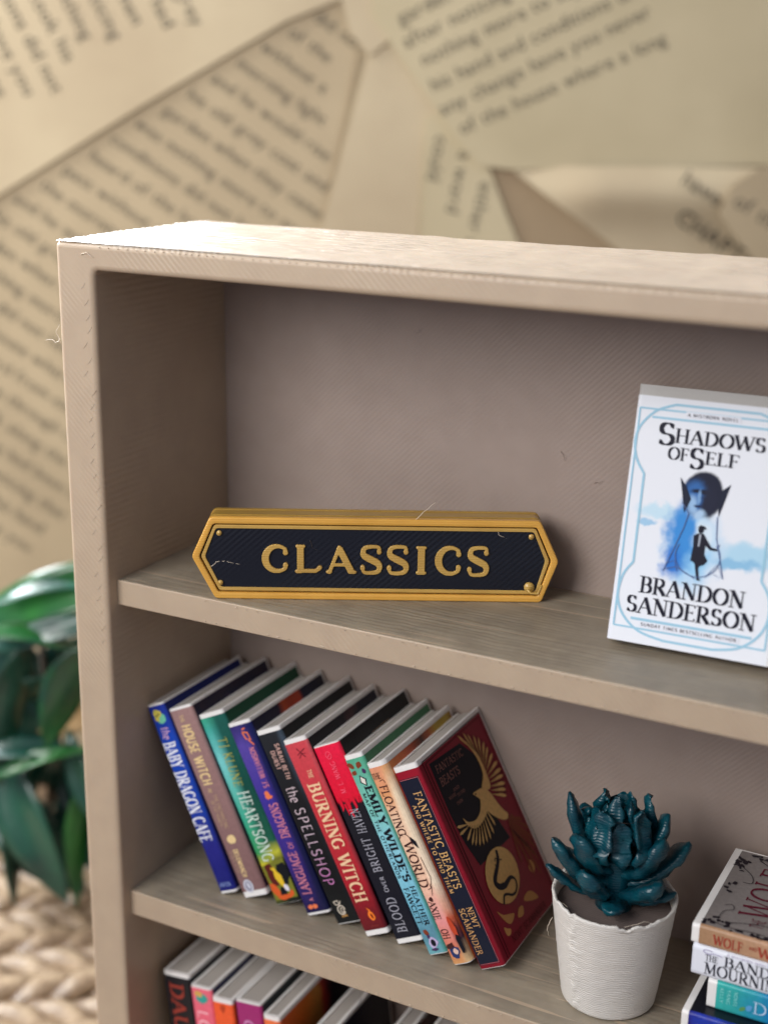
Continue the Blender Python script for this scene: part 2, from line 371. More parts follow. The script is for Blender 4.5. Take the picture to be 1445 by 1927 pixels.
def ringmesh(name, A, B, h0, h1, m, bev=0):
    bm = bmesh.new(); n = len(A)
    a0 = [bm.verts.new(FP(*p, h0)) for p in A]; a1 = [bm.verts.new(FP(*p, h1)) for p in A]
    b0 = [bm.verts.new(FP(*p, h0)) for p in B]; b1 = [bm.verts.new(FP(*p, h1)) for p in B]
    for i in range(n):
        j = (i+1) % n
        for q in ((a0[i], a0[j], a1[j], a1[i]), (a1[i], a1[j], b1[j], b1[i]), (b1[i], b1[j], b0[j], b0[i]), (b0[i], b0[j], a0[j], a0[i])): bm.faces.new(q)
    bmesh.ops.recalc_face_normals(bm, faces=bm.faces)
    if bev: bmesh.ops.bevel(bm, geom=[e for e in bm.edges if e.calc_face_angle(0) > 1.2], offset=bev, segments=3, profile=.5, affect='EDGES')
    return obj(name, bm, m, pq, True)
bm = bmesh.new(); prism(bm, roundpoly(hexa(-.012), .05), -.40, -.075, FP)
bmesh.ops.bevel(bm, geom=[e for e in bm.edges if e.calc_face_angle(0) > 1.2], offset=.012, segments=2, profile=.5, affect='EDGES')
for lay in range(2):                           # two printed seam grooves show as slightly wider bands
    prism(bm, roundpoly(hexa(-.004), .05), -.385+lay*.2, -.34+lay*.2, FP)
obj('plaque_body', bm, gold('shade_toned_gold_plastic', (172, 136, 60), (164, 128, 56)), pq)  # body gold darkened to olive: the upper face's shade is in the colour
ringmesh('rim', roundpoly(hexa(0), .04), roundpoly(inset(.072), .03), -.085, 0, M_gold, .014)
ringmesh('inner_border', roundpoly(inset(.088), .03), roundpoly(inset(.128), .03), -.09, -.02, M_gold_in, .006)
bm = bmesh.new(); prism(bm, roundpoly(inset(.06), .03), -.076, -.074, FP); obj('groove_bed', bm, mat('groove_brown', S(92, 66, 34), .6)[0], pq)
bm = bmesh.new(); prism(bm, roundpoly(inset(.122), .03), -.075, -.035, FP); obj('navy_panel', bm, M_navy, pq)
for (u, v, r) in ((.098, .745, .028), (.102, .177, .028), (3.466, .745, .03), (3.464, .171, .055)):
    bm = bmesh.new(); prism(bm, ell(u, v, r, r, 20), -.036, -.012 if r < .05 else .004, FP)
    bmesh.ops.bevel(bm, geom=[e for e in bm.edges if e.calc_face_angle(0) > 1.2], offset=.008, segments=2, profile=.5, affect='EDGES')
    obj('stud', bm, M_gold_in, pq, True)
bm = bmesh.new(); tube(bm, [FP(3.44, .15, -.01), FP(3.48, .11, .01), FP(3.56, .1, .0), FP(3.6, .2, -.005)], .014, 6); obj('filament_blob', bm, M_gold_in, pq, True)
def bulb(bm, pts, wd, h0, h1):
    """one fat printed stroke: a solid ribbon with round ends"""
    n = len(pts); L, R = [], []
    for i in range(n):
        a = pts[max(i-1, 0)]; b = pts[min(i+1, n-1)]; dx, dy = b[0]-a[0], b[1]-a[1]; l = hypot(dx, dy) or 1
        nx_, ny_ = -dy/l, dx/l; r = wd[i]/2; L.append((pts[i][0]+nx_*r, pts[i][1]+ny_*r)); R.append((pts[i][0]-nx_*r, pts[i][1]-ny_*r))
    for i in range(n-1): prism(bm, [L[i], R[i], R[i+1], L[i+1]], h0, h1, FP)
    for e in (0, -1): prism(bm, ell(pts[e][0], pts[e][1], wd[e]/2, wd[e]/2, 12), h0, h1-.0005, FP)
    for i in range(1, n-1): prism(bm, ell(pts[i][0], pts[i][1], wd[i]/2, wd[i]/2, 10), h0, h1-.0007, FP)
def Cc(x0, x1, y0, y1):
    cx, cy = (x0+x1)/2+.03, (y0+y1)/2; rx, ry = (x1-x0)/2-.02, (y1-y0)/2-.02
    P = arc(cx, cy, rx, ry, 52, 308, 18); W = []
    for i in range(len(P)):
        t = i/(len(P)-1); W.append(.036+.044*sin(pi*t)**2)
    return [(P, W), ([(P[0][0]+.004, P[0][1]-.045), P[0]], [.058, .04]), ([(P[-1][0]+.004, P[-1][1]+.04), P[-1]], [.058, .04])]
def Ss(x0, x1, y0, y1):
    w_, h_ = x1-x0, y1-y0; P = [(x0+w_*a, y0+h_*b) for a, b in ((.86,.80),(.84,.93),(.5,.95),(.2,.90),(.12,.74),(.2,.62),(.5,.5),(.80,.38),(.88,.24),(.80,.09),(.5,.04),(.18,.06),(.1,.2))]
    P = smooth_path(P, 3); W = [.038+.04*(sin(pi*i/(len(P)-1))**4) for i in range(len(P))]
    return [(P, W), ([P[0], (P[0][0], P[0][1]-.012)], [.052]*2), ([P[-1], (P[-1][0], P[-1][1]+.012)], [.052]*2)]
y0_, y1_ = .312, .608
def foot(x, y, wv=.05): s = 1 if y < .4 else -1; wv *= .84; return [([(x-wv, y+.004*s), (x+wv, y+.004*s)], [.033]*2)]
LET = [
 Cc(.543, .85, .298, .622),
 [([(.975, .335), (.975, .585)], [.076]*2), ([(.975, y0_+.012), (1.14, y0_+.012), (1.185, y0_+.05)], [.04, .042, .05])]+foot(.975, y1_, .045)+foot(.96, y0_, .035),
 [([(1.29, y0_), (1.395, y1_-.01)], [.04]*2), ([(1.40, y1_-.035), (1.52, .335)], [.074]*2), ([(1.33, y0_+.085), (1.48, y0_+.085)], [.034]*2)]+foot(1.285, y0_, .022)+foot(1.535, y0_, .04),
 Ss(1.625, 1.86, .296, .625), Ss(1.913, 2.15, .294, .628),
 [([(2.284, .335), (2.284, .585)], [.076]*2)]+foot(2.284, y0_, .05)+foot(2.284, y1_, .05),
 Cc(2.42, 2.726, .292, .628), Ss(2.786, 3.02, .286, .628)]
for L_ in LET:
    bm = bmesh.new()
    for P, W in L_: bulb(bm, P, W, -.05, -.012)
    o = obj('letter', bm, M_gold_in, pq)
    md = o.modifiers.new('melt', 'REMESH'); md.mode = 'VOXEL'; md.voxel_size = .006; md.use_smooth_shade = True
    m2 = o.modifiers.new('soft', 'SMOOTH'); m2.factor = .5; m2.iterations = 2
hair([(.0, .03, .36), (.06, .035, .41), (.14, .035, .425), (.24, .035, .40), (.32, .035, .385)], M_hair, pq, (0, 0, 0), .0035)
hair([(2.2, .03, .9), (2.25, .0, .97), (2.42, -.02, 1.13)], M_hair, pq, (0, 0, 0), .005)
hair([(3.1, .035, .79), (3.12, .03, .75), (3.2, .035, .72)], M_hair, pq, (0, 0, 0), .0035)
hair([(1.08, .03, .67), (1.1, .03, .6), (1.16, .035, .55)], M_hair_d, pq, (0, 0, 0), .003)
# ------------------------------------------------------------------ books
def white_board(name='white_card', c=(236, 234, 232)):
    m, nt, p = mat(name, S(*c), .5, .4, .15, (.06, .05, .05))
    tc = N(nt, 'ShaderNodeTexCoord'); no = N(nt, 'ShaderNodeTexNoise', Scale=14, Detail=4); nt.links.new(tc.outputs['Object'], no.inputs['Vector'])
    b = N(nt, 'ShaderNodeBump', Strength=.35, Distance=.01); nt.links.new(no.outputs['Fac'], b.inputs['Height']); nt.links.new(b.outputs[0], p.inputs['Normal'])
    return m
M_card = white_board()
M_page, nt, p = mat('page_block_grey', S(176, 170, 164), .75, .3)
ridges(nt, p, (0, 0, 0), .03, .35, .006, None, detailscale=30)
def printmat(name, stops, length=2.46, side=None, ns=3.0, na=.10, rough=.34, grain=.10, streak=(1,1,1), axis='Z'):
    """printed paper: colour stops along an axis of the object, noise shifting the borders, optional second ramp towards +x"""
    m, nt, p = mat(name, (.5,.5,.5,1), rough, .25, coat=.04)
    tc = N(nt, 'ShaderNodeTexCoord'); sp = N(nt, 'ShaderNodeSeparateXYZ'); nt.links.new(tc.outputs['Object'], sp.inputs[0])
    mp = N(nt, 'ShaderNodeMapping'); mp.inputs['Scale'].default_value = streak; nt.links.new(tc.outputs['Object'], mp.inputs[0])
    no = N(nt, 'ShaderNodeTexNoise', Scale=ns, Detail=5); nt.links.new(mp.outputs[0], no.inputs['Vector'])
    dv = N(nt, 'ShaderNodeMath', operation='DIVIDE'); nt.links.new(sp.outputs[axis], dv.inputs[0]); dv.inputs[1].default_value = length
    sh = N(nt, 'ShaderNodeMath', operation='MULTIPLY_ADD'); nt.links.new(no.outputs['Fac'], sh.inputs[0]); sh.inputs[1].default_value = na*2; nt.links.new(dv.outputs[0], sh.inputs[2])
    sb = N(nt, 'ShaderNodeMath', operation='SUBTRACT'); nt.links.new(sh.outputs[0], sb.inputs[0]); sb.inputs[1].default_value = na
    def ramp(st, src):
        r = N(nt, 'ShaderNodeValToRGB'); e = r.color_ramp.elements
        while len(e) < len(st): e.new(.5)
        for q, (a, c) in zip(e, st): q.position = a; q.color = S(*c)
        nt.links.new(src, r.inputs[0]); return r.outputs[0]
    out = ramp(stops, sb.outputs[0])
    if side:
        st2, xa, xb = side
        o2 = ramp(st2, sb.outputs[0]); mr = N(nt, 'ShaderNodeMapRange'); mr.inputs[1].default_value = xa; mr.inputs[2].default_value = xb
        nt.links.new(sp.outputs['X'], mr.inputs[0]); mx = N(nt, 'ShaderNodeMix', data_type='RGBA')
        nt.links.new(mr.outputs[0], mx.inputs[0]); nt.links.new(out, mx.inputs[6]); nt.links.new(o2, mx.inputs[7]); out = mx.outputs[2]
    n2 = N(nt, 'ShaderNodeTexNoise', Scale=24, Detail=3); nt.links.new(tc.outputs['Object'], n2.inputs['Vector'])
    mr2 = N(nt, 'ShaderNodeMapRange'); mr2.inputs[3].default_value = 1-grain*2; mr2.inputs[4].default_value = 1+grain*2; nt.links.new(n2.outputs['Fac'], mr2.inputs[0])
    ml = N(nt, 'ShaderNodeMix', data_type='RGBA', blend_type='MULTIPLY'); ml.inputs[0].default_value = 1
    nt.links.new(out, ml.inputs[6]); nt.links.new(mr2.outputs[0], ml.inputs[7]); nt.links.new(ml.outputs[2], p.inputs['Base Color'])
    b = N(nt, 'ShaderNodeBump', Strength=.25, Distance=.006); nt.links.new(n2.outputs['Fac'], b.inputs['Height']); nt.links.new(b.outputs[0], p.inputs['Normal'])
    return m
def shell_path(w_, d, r, n=4):                 # left board back -> spine -> right board back
    P = [(0, d), (0, r)]
    P += [(r-r*cos(pi/2*i/n), r-r*sin(pi/2*i/n)) for i in range(1, n)] + [(r, 0), (w_-r, 0)]
    P += [(w_-r+r*sin(pi/2*i/n), r-r*cos(pi/2*i/n)) for i in range(1, n)] + [(w_, r), (w_, d)]
    return P
def book(label, loc, rot, w_, h=2.46, d=1.65, mats=None, zlo=.03, zhi=.045, r=.035, t=.045, group=None, name='miniature_book', page=M_page, card=M_card, droop=.014):
    bk = empty(name, label, 'book', loc, rot, group)
    P = shell_path(w_, d, r); n = len(P); I = []
    for i, (x, y) in enumerate(P):             # inward offset
        a = P[max(i-1, 0)]; b = P[min(i+1, n-1)]; dx, dy = b[0]-a[0], b[1]-a[1]; l = hypot(dx, dy)
        if i in (0, n-1): nx_, ny_ = (1, 0) if i == 0 else (-1, 0)
        else: nx_, ny_ = -dy/l, dx/l
        I.append((min(max(x+nx_*t, t), w_-t), max(y+ny_*t, t) if 0 < i < n-1 else y))
    bm = bmesh.new()
    A0 = [bm.verts.new((x, y, 0)) for x, y in P]; A1 = [bm.verts.new((x, y, h)) for x, y in P]
    B0 = [bm.verts.new((x, y, 0)) for x, y in I]; B1 = [bm.verts.new((x, y, h)) for x, y in I]
    for i in range(n-1):
        j = i+1
        for q in ((A0[i], A0[j], A1[j], A1[i]), (B0[j], B0[i], B1[i], B1[j]), (A1[i], A1[j], B1[j], B1[i]), (A0[j], A0[i], B0[i], B0[j])):
            try: bm.faces.new(q)
            except ValueError: pass
    bm.faces.new((A0[0], A1[0], B1[0], B0[0])); bm.faces.new((A0[-1], B0[-1], B1[-1], A1[-1]))
    bmesh.ops.remove_doubles(bm, verts=bm.verts, dist=.0004)
    obj('cover_boards', bm, card, bk)
    bm = bmesh.new(); box(bm, t+.002, w_-t-.002, t+.003, d-.05, .03, h-droop, .006, 1); obj('page_block', bm, page, bk)
    if mats:
        ms, ml, mr = mats; V = []; Fc = []; ix = []
        for i, (x, y) in enumerate(P):
            a = P[max(i-1, 0)]; b = P[min(i+1, n-1)]; dx, dy = b[0]-a[0], b[1]-a[1]; l = hypot(dx, dy); nx_, ny_ = dy/l*.004, -dx/l*.004
            if i == 0: y -= .03
            if i == n-1: y -= .035
            V += [(x+nx_, y+ny_, zlo), (x+nx_, y+ny_, h-zhi)]
        ks = n//2
        for i in range(n-1):
            Fc.append((2*i, 2*i+2, 2*i+3, 2*i+1)); ix.append(1 if i == 0 else (2 if i >= n-2 else 0))
        o = flat('printed_cover', V, Fc, [ms, ml or ms, mr or ms], bk, ix)
        for f in o.data.polygons: f.use_smooth = False
    return bk
SP = lambda u, v, h=0: Vector((u, -h-.004, v))                 # spine drawing frame
def CV(w_): return lambda u, v, h=0: Vector((w_+h+.004, u, v))  # right cover drawing frame (u = depth)
GRP = 'miniature books leaning in a row on the middle shelf'
BX = [1.50,1.80,2.215,2.66,3.06,3.465,3.85,4.265,4.575,4.885]; BY = [.64,.70,.76,.74,.75,.70,.74,.72,.67,.75]
BLN = [24.2,25.0,25.7,26.2,26.5,26.8,27.0,27.2,27.4,27.7]; WD = [.25,.355,.38,.335,.35,.325,.36,.252,.262,.32]
def lean(k): return dict(loc=(BX[k], BY[k], Z2T+.001), rot=(0, -radians(BLN[k]), 0), w_=WD[k], group=GRP)
DN = lambda u, a, b: ((u, a), (u, b))
# 1 blue
mb = printmat('blue_print', [(.0,(18,26,110)),(.25,(38,40,130)),(.45,(22,62,165)),(.8,(24,70,180)),(1,(36,56,160))], ns=5, na=.12)
b = book('slim royal blue book with white capitals, leftmost of the leaning row', mats=(mb, None, printmat('blue_cover_print', [(0,(10,18,70)),(1,(14,30,100))])), zlo=.03, zhi=.025, **lean(0))
W1 = inkmat('white_ink', (238, 240, 248)); PK = inkmat('pink_ink', (236, 190, 214))
lettering('title_lettering', [('the', (.085, 2.17), (.065, 2.01), .13, dict(thick=.1, thin=.06, serif=0))], PK, b, SP)
lettering('title_lettering', [('BABY DRAGON CAFE', (.028, 1.97), (.022, .68), .185, dict(thick=.17, thin=.06, serif=.03, track=.06))], W1, b, SP)
lettering('publisher_lettering', [('AVON', (.045, .085), (.215, .085), .05, dict(thick=.12, thin=.07, serif=.03))], inkmat('pale_blue_ink', (150, 170, 225)), b, SP)
shapes('teacup_picture', [ell(.15, 2.27, .07, .065, 16, 0, .2, 1), ell(.115, 2.335, .06, .055, 14, 0, .25, 2), ell(.09, 2.29, .035, .05, 12, 0, .3, 3), ell(.13, 2.325, .014, .012, 8), ell(.095, 2.31, .014, .012, 8)],
       [inkmat('mint_ink', (120, 205, 170)), inkmat('yellow_ink', (214, 200, 90)), inkmat('dark_ink', (40, 50, 60))], b, SP, idx=[0, 1, 1, 2, 2])
# 2 mauve
b = book('mauve brown book with cream lettering and an oval white seal at its foot', mats=(printmat('mauve_print', [(0,(128,96,96)),(1,(158,126,124))], ns=2), None,
     printmat('mauve_cover_print', [(0,(50,30,60)),(.72,(24,20,44)),(.82,(60,40,70)),(.9,(20,24,52)),(1,(40,30,50))], ns=7, na=.25)), zlo=.075, zhi=.03, **lean(1))
CR = inkmat('cream_ink', (232, 204, 150)); CR2 = inkmat('dull_cream_ink', (196, 166, 134))
ts_ = dict(thick=.2, thin=.14, serif=.0, track=.09); tn = dict(thick=.12, thin=.09, serif=0)
lettering('title_lettering', [('THE', (.13, 2.36), (.13, 2.27), .06, tn), ('HOUSE WITCH', (.105, 2.235), (.085, 1.46), .14, ts_), ('AND', (.12, 1.41), (.12, 1.36), .05, tn)], CR, b, SP)
lettering('subtitle_lettering', [('THE ENCHANTING', (.16, 1.33), (.15, .89), .055, tn), ('OF THE HEARTH', (.09, 1.26), (.085, .93), .05, tn), ('AUTHOR OF THE SERIES', (.07, .60), (.07, .32), .025, tn)], CR2, b, SP)
lettering('author_lettering', [('DELEMHACH', (.125, .62), (.12, .26), .07, ts_)], CR, b, SP)
shapes('seal_print', [ell(.17, .75, .068, .06, 12, 0, .25, 4)], CR, b, SP); shapes('publisher_seal', [ell(.14, .14, .07, .085, 20), ell(.14, .14, .05, .065, 16), ell(.145, .145, .02, .045, 10, .3)], [inkmat('silver_ink', (206, 208, 220)), inkmat('seal_grey_ink', (140, 140, 160))], b, SP, idx=[0, 1, 0])
# 3 green
gs = printmat('green_print', [(0,(60,70,30)),(.14,(120,60,30)),(.2,(200,190,50)),(.27,(60,150,90)),(.45,(60,170,140)),(.75,(120,205,205)),(.9,(70,170,160)),(1,(60,160,120))],
     side=([(0,(20,24,20)),(.2,(30,40,30)),(.26,(190,190,60)),(.33,(26,90,70)),(.6,(14,74,66)),(1,(30,92,84))], .09, .24), ns=3, na=.05)
b = book('green and teal book with thin white capitals above a painted yellow scene', mats=(gs, printmat('lime_print', [(0,(80,170,100)),(.3,(170,200,70)),(1,(40,130,110))]), printmat('dark_green_print', [(0,(8,50,34)),(1,(10,72,50))])), zlo=0.005, zhi=.05, **lean(2))
GI = inkmat('gold_green_ink', (176, 176, 86)); th = dict(thick=.085, thin=.05, serif=.06, track=.12)
lettering('author_lettering', [('TJ KLUNE', (.155, 2.14), (.115, 1.52), .13, th)], GI, b, SP)
lettering('title_lettering', [('HEARTSONG', (.115, 1.45), (.085, .55), .17, dict(thick=.11, thin=.06, serif=.06, track=.08))], inkmat('soft_white_ink', (214, 232, 222)), b, SP)
shapes('painted_scene', [[(.03,.50),(.37,.56),(.37,.06),(.03,.05)], ell(.13,.36,.07,.16,14,.2,.5,11), ell(.29,.38,.09,.15,14,0,.5,12), ell(.09,.17,.06,.10,12,.5,.5,13), ell(.21,.16,.05,.12,12,-.4,.6,14), ell(.20,.34,.045,.14,12,.3,.4,15), ell(.26,.19,.035,.05,9,.4,.4,16), ell(.2,.08,.13,.03,14,.1,.5,17), ell(.31,.12,.03,.04,9,0,.5,18), ell(.13,.40,.03,.04,9,0,.6,19)],
   [inkmat('scene_olive', (120, 122, 46)), inkmat('scene_brown', (92, 34, 30)), inkmat('scene_black', (22, 24, 30)), inkmat('scene_orange', (214, 92, 44)), inkmat('scene_yellow', (226, 190, 52)), inkmat('scene_white', (222, 216, 230))], b, SP, idx=[0,1,2,3,2,4,5,3,3,1])
# 4 purple
ps = printmat('purple_print', [(0,(24,18,64)),(.3,(58,44,128)),(.6,(62,50,150)),(.85,(86,70,160)),(1,(30,36,84))], side=([(0,(18,20,60)),(1,(22,28,84))], .2, .3), ns=3)
b = book('violet book with pink upside-down lettering and an orange emblem at the spine top', mats=(ps, None,
     printmat('ember_cover_print', [(0,(16,20,50)),(.35,(22,16,44)),(.42,(170,66,30)),(.5,(150,50,26)),(.62,(170,58,32)),(.66,(14,18,48)),(1,(8,12,40))], length=1.65, axis='Y', ns=2, na=.05)), zlo=.03, zhi=.04, **lean(3))
RP = inkmat('rose_ink', (214, 132, 150)); OR = inkmat('orange_ink', (232, 122, 80))
lettering('title_lettering', [('DRAGONS', (.235, .98), (.25, 1.42), .13, dict(thick=.14, thin=.08, serif=.05)), ('OF', (.22, .84), (.225, .93), .07, tn), ('LANGUAGE', (.20, .26), (.225, .80), .125, dict(thick=.14, thin=.08, serif=.05)), ('A', (.19, .17), (.19, .21), .06, tn)], RP, b, SP)
lettering('author_lettering', [('S.F. WILLIAMSON', (.235, 1.62), (.255, 2.13), .08, dict(thick=.16, thin=.1, serif=.0))], RP, b, SP)
shapes('bird_emblem', [ell(.16, 1.53, .045, .05, 10, .6, .7, 21), ell(.19, 1.50, .03, .02, 8, .3, .5, 22)], OR, b, SP)
strokes('publisher_emblem', [([(.17,2.33),(.24,2.31),(.25,2.22),(.19,2.24),(.17,2.33)], .02), ([(.22,2.22),(.27,2.15)], .02), ([(.18,2.36),(.23,2.37)], .016)], OR, b, SP)
shapes('foot_emblem', [ell(.10, .1, .035, .03, 10, 0, .4, 23), ell(.17, .1, .035, .03, 10, 0, .4, 24)], OR, b, SP)
# 5 black
ks = printmat('black_print', [(0,(14,18,20)),(.6,(24,26,30)),(1,(38,42,48))], side=([(0,(16,20,24)),(.6,(30,36,44)),(.9,(66,80,96)),(1,(54,66,78))], .26, .33), ns=3, na=.03)
kd = printmat('black_cover_print', [(0,(12,14,18)),(1,(18,22,26))], ns=6)
b = book('black book with thin lilac capitals, between the violet and the red books', mats=(ks, None, kd), zlo=.01, zhi=.05, **lean(4))
vw = printmat('lilac_ink', [(0,(190,110,180)),(.25,(214,140,196)),(.45,(220,200,214)),(1,(226,206,204))], na=.01, grain=0)
lettering('author_lettering', [('SARAH BETH', (.19, 2.27), (.16, 1.83), .065, dict(thick=.16, thin=.1, serif=0, track=.1)), ('DURST', (.095, 2.2), (.085, 1.96), .06, dict(thick=.16, thin=.1, serif=0, track=.1))], inkmat('rosy_cream_ink', (210, 170, 160)), b, SP)
lettering('title_lettering', [('the', (.09, 1.74), (.085, 1.54), .15, dict(thick=.085, thin=.06, serif=0, track=.05)), ('SPELLSHOP', (.085, 1.47), (.065, .49), .145, dict(thick=.075, thin=.06, serif=0, track=.14))], vw, b, SP)
strokes('publisher_emblem', [(arc(.15,.17,.05,.055,0,330,16), .014), (arc(.16,.165,.022,.03,60,400,10), .012), ([(.08,.28),(.14,.29),(.15,.24),(.10,.24),(.08,.28)], .012), ([(.15,.24),(.18,.28)], .012)], inkmat('bone_ink', (220, 208, 190)), b, SP)
lettering('publisher_lettering', [('BRAMBLE', (.12, .08), (.21, .085), .022, dict(thick=.2, thin=.15, serif=0))], inkmat('amber_ink', (214, 160, 90)), b, SP)
# 6 red
rs = printmat('red_print', [(0,(92,20,28)),(.12,(120,24,34)),(.25,(168,32,46)),(.6,(196,52,62)),(1,(206,74,84))], side=([(0,(60,14,24)),(.2,(130,26,38)),(1,(214,96,104))], .29, .33), ns=3, na=.05)
b = book('thick red book with cream capitals and a small flame near the foot of its spine', mats=(rs, None, printmat('dusk_cover_print', [(0,(16,12,20)),(.45,(16,16,28)),(.6,(72,44,50)),(.68,(18,18,34)),(1,(14,18,40))], length=1.65, axis='Y', ns=6, na=.2)), zlo=.065, zhi=.05, **lean(5))
CI = inkmat('warm_cream_ink', (240, 200, 160))
lettering('title_lettering', [('THE', (.17, 2.07), (.16, 1.97), .06, dict(thick=.14, thin=.09, serif=.04)), ('BURNING WITCH', (.095, 1.90), (.075, .42), .165, dict(thick=.17, thin=.07, serif=.07, track=.08))], CI, b, SP)
strokes('crossed_mark', [([(.13,2.26),(.26,2.32)], .008), ([(.15,2.34),(.23,2.22)], .012), ([(.14,2.22),(.2,2.27),(.25,2.26)], .006)], inkmat('dark_red_ink', (110, 30, 44)), b, SP)
shapes('flame', [ell(.2, .235, .042, .062, 14, .25, .15, 31), [(.19,.29),(.165,.345),(.215,.30)], ell(.205, .23, .015, .035, 10, .25)], [inkmat('flame_orange', (244, 128, 48)), inkmat('flame_core', (120, 40, 20))], b, SP, idx=[0, 0, 1])
lettering('publisher_lettering', [('LUMINARE', (.13, .1), (.25, .1), .022, tn)], inkmat('brick_ink', (150, 60, 56)), b, SP)
# 7 crimson and black
cs = printmat('crimson_black_print', [(0,(18,20,34)),(.68,(26,28,36)),(.705,(30,24,32)),(.72,(222,22,52)),(1,(232,32,70))], ns=9, na=.05)
b = book('book with a bright crimson head dripping into a black spine, lettering upside down', mats=(cs, None, kd), zlo=.06, zhi=.012, **lean(6))
strokes('crimson_drips', [([(.06,1.82),(.07,1.70),(.05,1.66)], [.05,.035,.01]), ([(.16,1.80),(.155,1.64),(.17,1.56)], [.06,.04,.01]), ([(.24,1.80),(.25,1.68),(.23,1.62)], [.05,.03,.01]), ([(.31,1.80),(.30,1.72)], [.05,.02]), ([(.11,1.74),(.12,1.62),(.11,1.60)], [.03,.02,.008])], inkmat('crimson_ink', (214, 26, 52)), b, SP)
GY = inkmat('grey_ink', (170, 170, 182)); RD = inkmat('rose_red_ink', (244, 92, 118))
lettering('title_lettering', [('HAVEN', (.245, 1.36), (.26, 1.66), .12, dict(thick=.1, thin=.06, serif=.04, track=.12)), ('BRIGHT', (.225, .88), (.24, 1.30), .115, dict(thick=.1, thin=.06, serif=.04, track=.12)), ('OVER', (.20, .63), (.205, .82), .055, tn), ('BLOOD', (.215, .13), (.235, .56), .125, dict(thick=.1, thin=.06, serif=.04, track=.12))], GY, b, SP)
lettering('author_lettering', [('M. L. WANG', (.20, 1.86), (.215, 2.25), .07, tn)], RD, b, SP)
strokes('publisher_emblem', [(arc(.17,2.33,.035,.045,0,360,16), .008), ([(.15,2.31),(.19,2.34)], .01)], RD, b, SP)
cv = CV(WD[6]); shapes('cover_sticker', [[(.74,2.02),(1.22,2.02),(1.22,2.22),(.74,2.22)]], inkmat('sticker_grey', (120, 122, 132)), b, cv)
lettering('sticker_lettering', [('A NOVEL', (.79, 2.09), (1.18, 2.09), .08, dict(thick=.2, thin=.1, serif=0))], inkmat('sticker_ink', (36, 38, 46)), b, cv, h=.007)
strokes('cover_line', [([(.66,2.29),(1.1,2.29)], .006), ([(.665,2.26),(.69,2.26)], .02)], inkmat('sticker_gold', (150, 120, 90)), b, cv)
# 8 teal
es = printmat('teal_print', [(0,(110,170,180)),(.1,(90,140,160)),(.25,(120,190,215)),(.5,(140,205,225)),(.8,(120,195,180)),(1,(80,165,130))], side=([(0,(70,150,140)),(.4,(60,130,110)),(1,(90,170,140))], .2, .25), ns=5, na=.1)
b = book('thin pale teal book with bold black capitals and flowers at head and foot', mats=(es, None, printmat('leaf_green_cover_print', [(0,(40,92,62)),(1,(66,122,86))])), zlo=.01, zhi=.05, **lean(7))
BK = inkmat('black_ink', (22, 24, 34)); bd = dict(thick=.2, thin=.1, serif=.05, track=.05)
lettering('title_lettering', [("EMILY WILDE'S", (.112, 2.07), (.10, .90), .095, bd), ('MAP OF THE OTHERLANDS', (.045, 2.0), (.04, .95), .042, dict(thick=.13, thin=.09, serif=0, track=.1))], BK, b, SP)
lettering('author_lettering', [('HEATHER', (.135, .84), (.125, .36), .062, dict(thick=.15, thin=.08, serif=.05)), ('FAWCETT', (.045, .83), (.04, .38), .062, dict(thick=.15, thin=.08, serif=.05))], BK, b, SP)
shapes('flower_print', [ell(.05,2.34,.03,.05,8,.7,.5,41), ell(.16,2.33,.035,.045,8,-.6,.5,42), ell(.06,2.25,.035,.03,8,0,.6,43), ell(.19,2.24,.03,.035,8,.3,.5,44), ell(.13,2.14,.05,.075,4,.3), ell(.13,2.14,.032,.055,4,.3), ell(.09,.27,.035,.05,9,.4,.5,45), ell(.13,.14,.06,.07,10,0,.4,46), ell(.13,.14,.032,.045,12), ell(.10,.22,.02,.03,8,0,.5,47), ell(.12,.06,.05,.018,8,0,.4,48)],
  [inkmat('russet_ink', (130, 62, 40)), inkmat('plum_ink', (70, 50, 90)), BK, inkmat('ivory_ink', (226, 224, 214)), inkmat('lavender_ink', (190, 176, 214))], b, SP, idx=[0,0,0,1,2,3,0,4,2,1,1])
# 9 peach
fs = printmat('peach_print', [(0,(206,150,96)),(.08,(214,120,90)),(.22,(232,150,150)),(.4,(240,196,168)),(.7,(238,200,170)),(.85,(228,160,110)),(1,(222,150,120))], side=([(0,(226,190,140)),(.12,(60,40,60)),(.22,(200,90,60)),(.4,(246,226,200)),(.85,(244,222,190)),(1,(214,140,70))], .16, .22), ns=4, na=.06)
b = book('peach and cream book with curly brown lettering, just left of the large dark red book', mats=(fs, None, printmat('peach_cover_print', [(0,(214,130,70)),(.3,(190,90,60)),(.42,(130,60,40)),(.5,(60,44,40)),(.62,(170,90,60)),(.7,(180,150,60)),(.9,(186,160,70)),(1,(140,90,40))], length=1.65, axis='Y', ns=3, na=.1)), zlo=.01, zhi=.055, r=.07, **lean(8))
BRN = inkmat('brown_ink', (72, 40, 38)); fl = dict(thick=.13, thin=.06, serif=.05, track=.04)
lettering('title_lettering', [('THE', (.035, 2.27), (.14, 2.27), .07, fl), ('FLOATING', (.07, 2.19), (.05, 1.58), .10, fl), ('WORLD', (.06, 1.50), (.035, .95), .115, fl)], BRN, b, SP)
strokes('title_flourish', [(smooth_path([(.10,2.24),(.15,2.25),(.165,2.21)], 5), .007), (smooth_path([(.03,1.55),(.09,1.6),(.16,1.56),(.17,1.45)], 5), .009), (smooth_path([(.12,.92),(.16,.93),(.17,.98)], 5), .007), ([(.20,1.3),(.215,1.05),(.14,.84)], .006)], BRN, b, SP)
lettering('author_lettering', [('AXIE', (.05, .78), (.04, .56), .085, fl), ('OH', (.05, .44), (.045, .32), .09, fl)], BRN, b, SP)
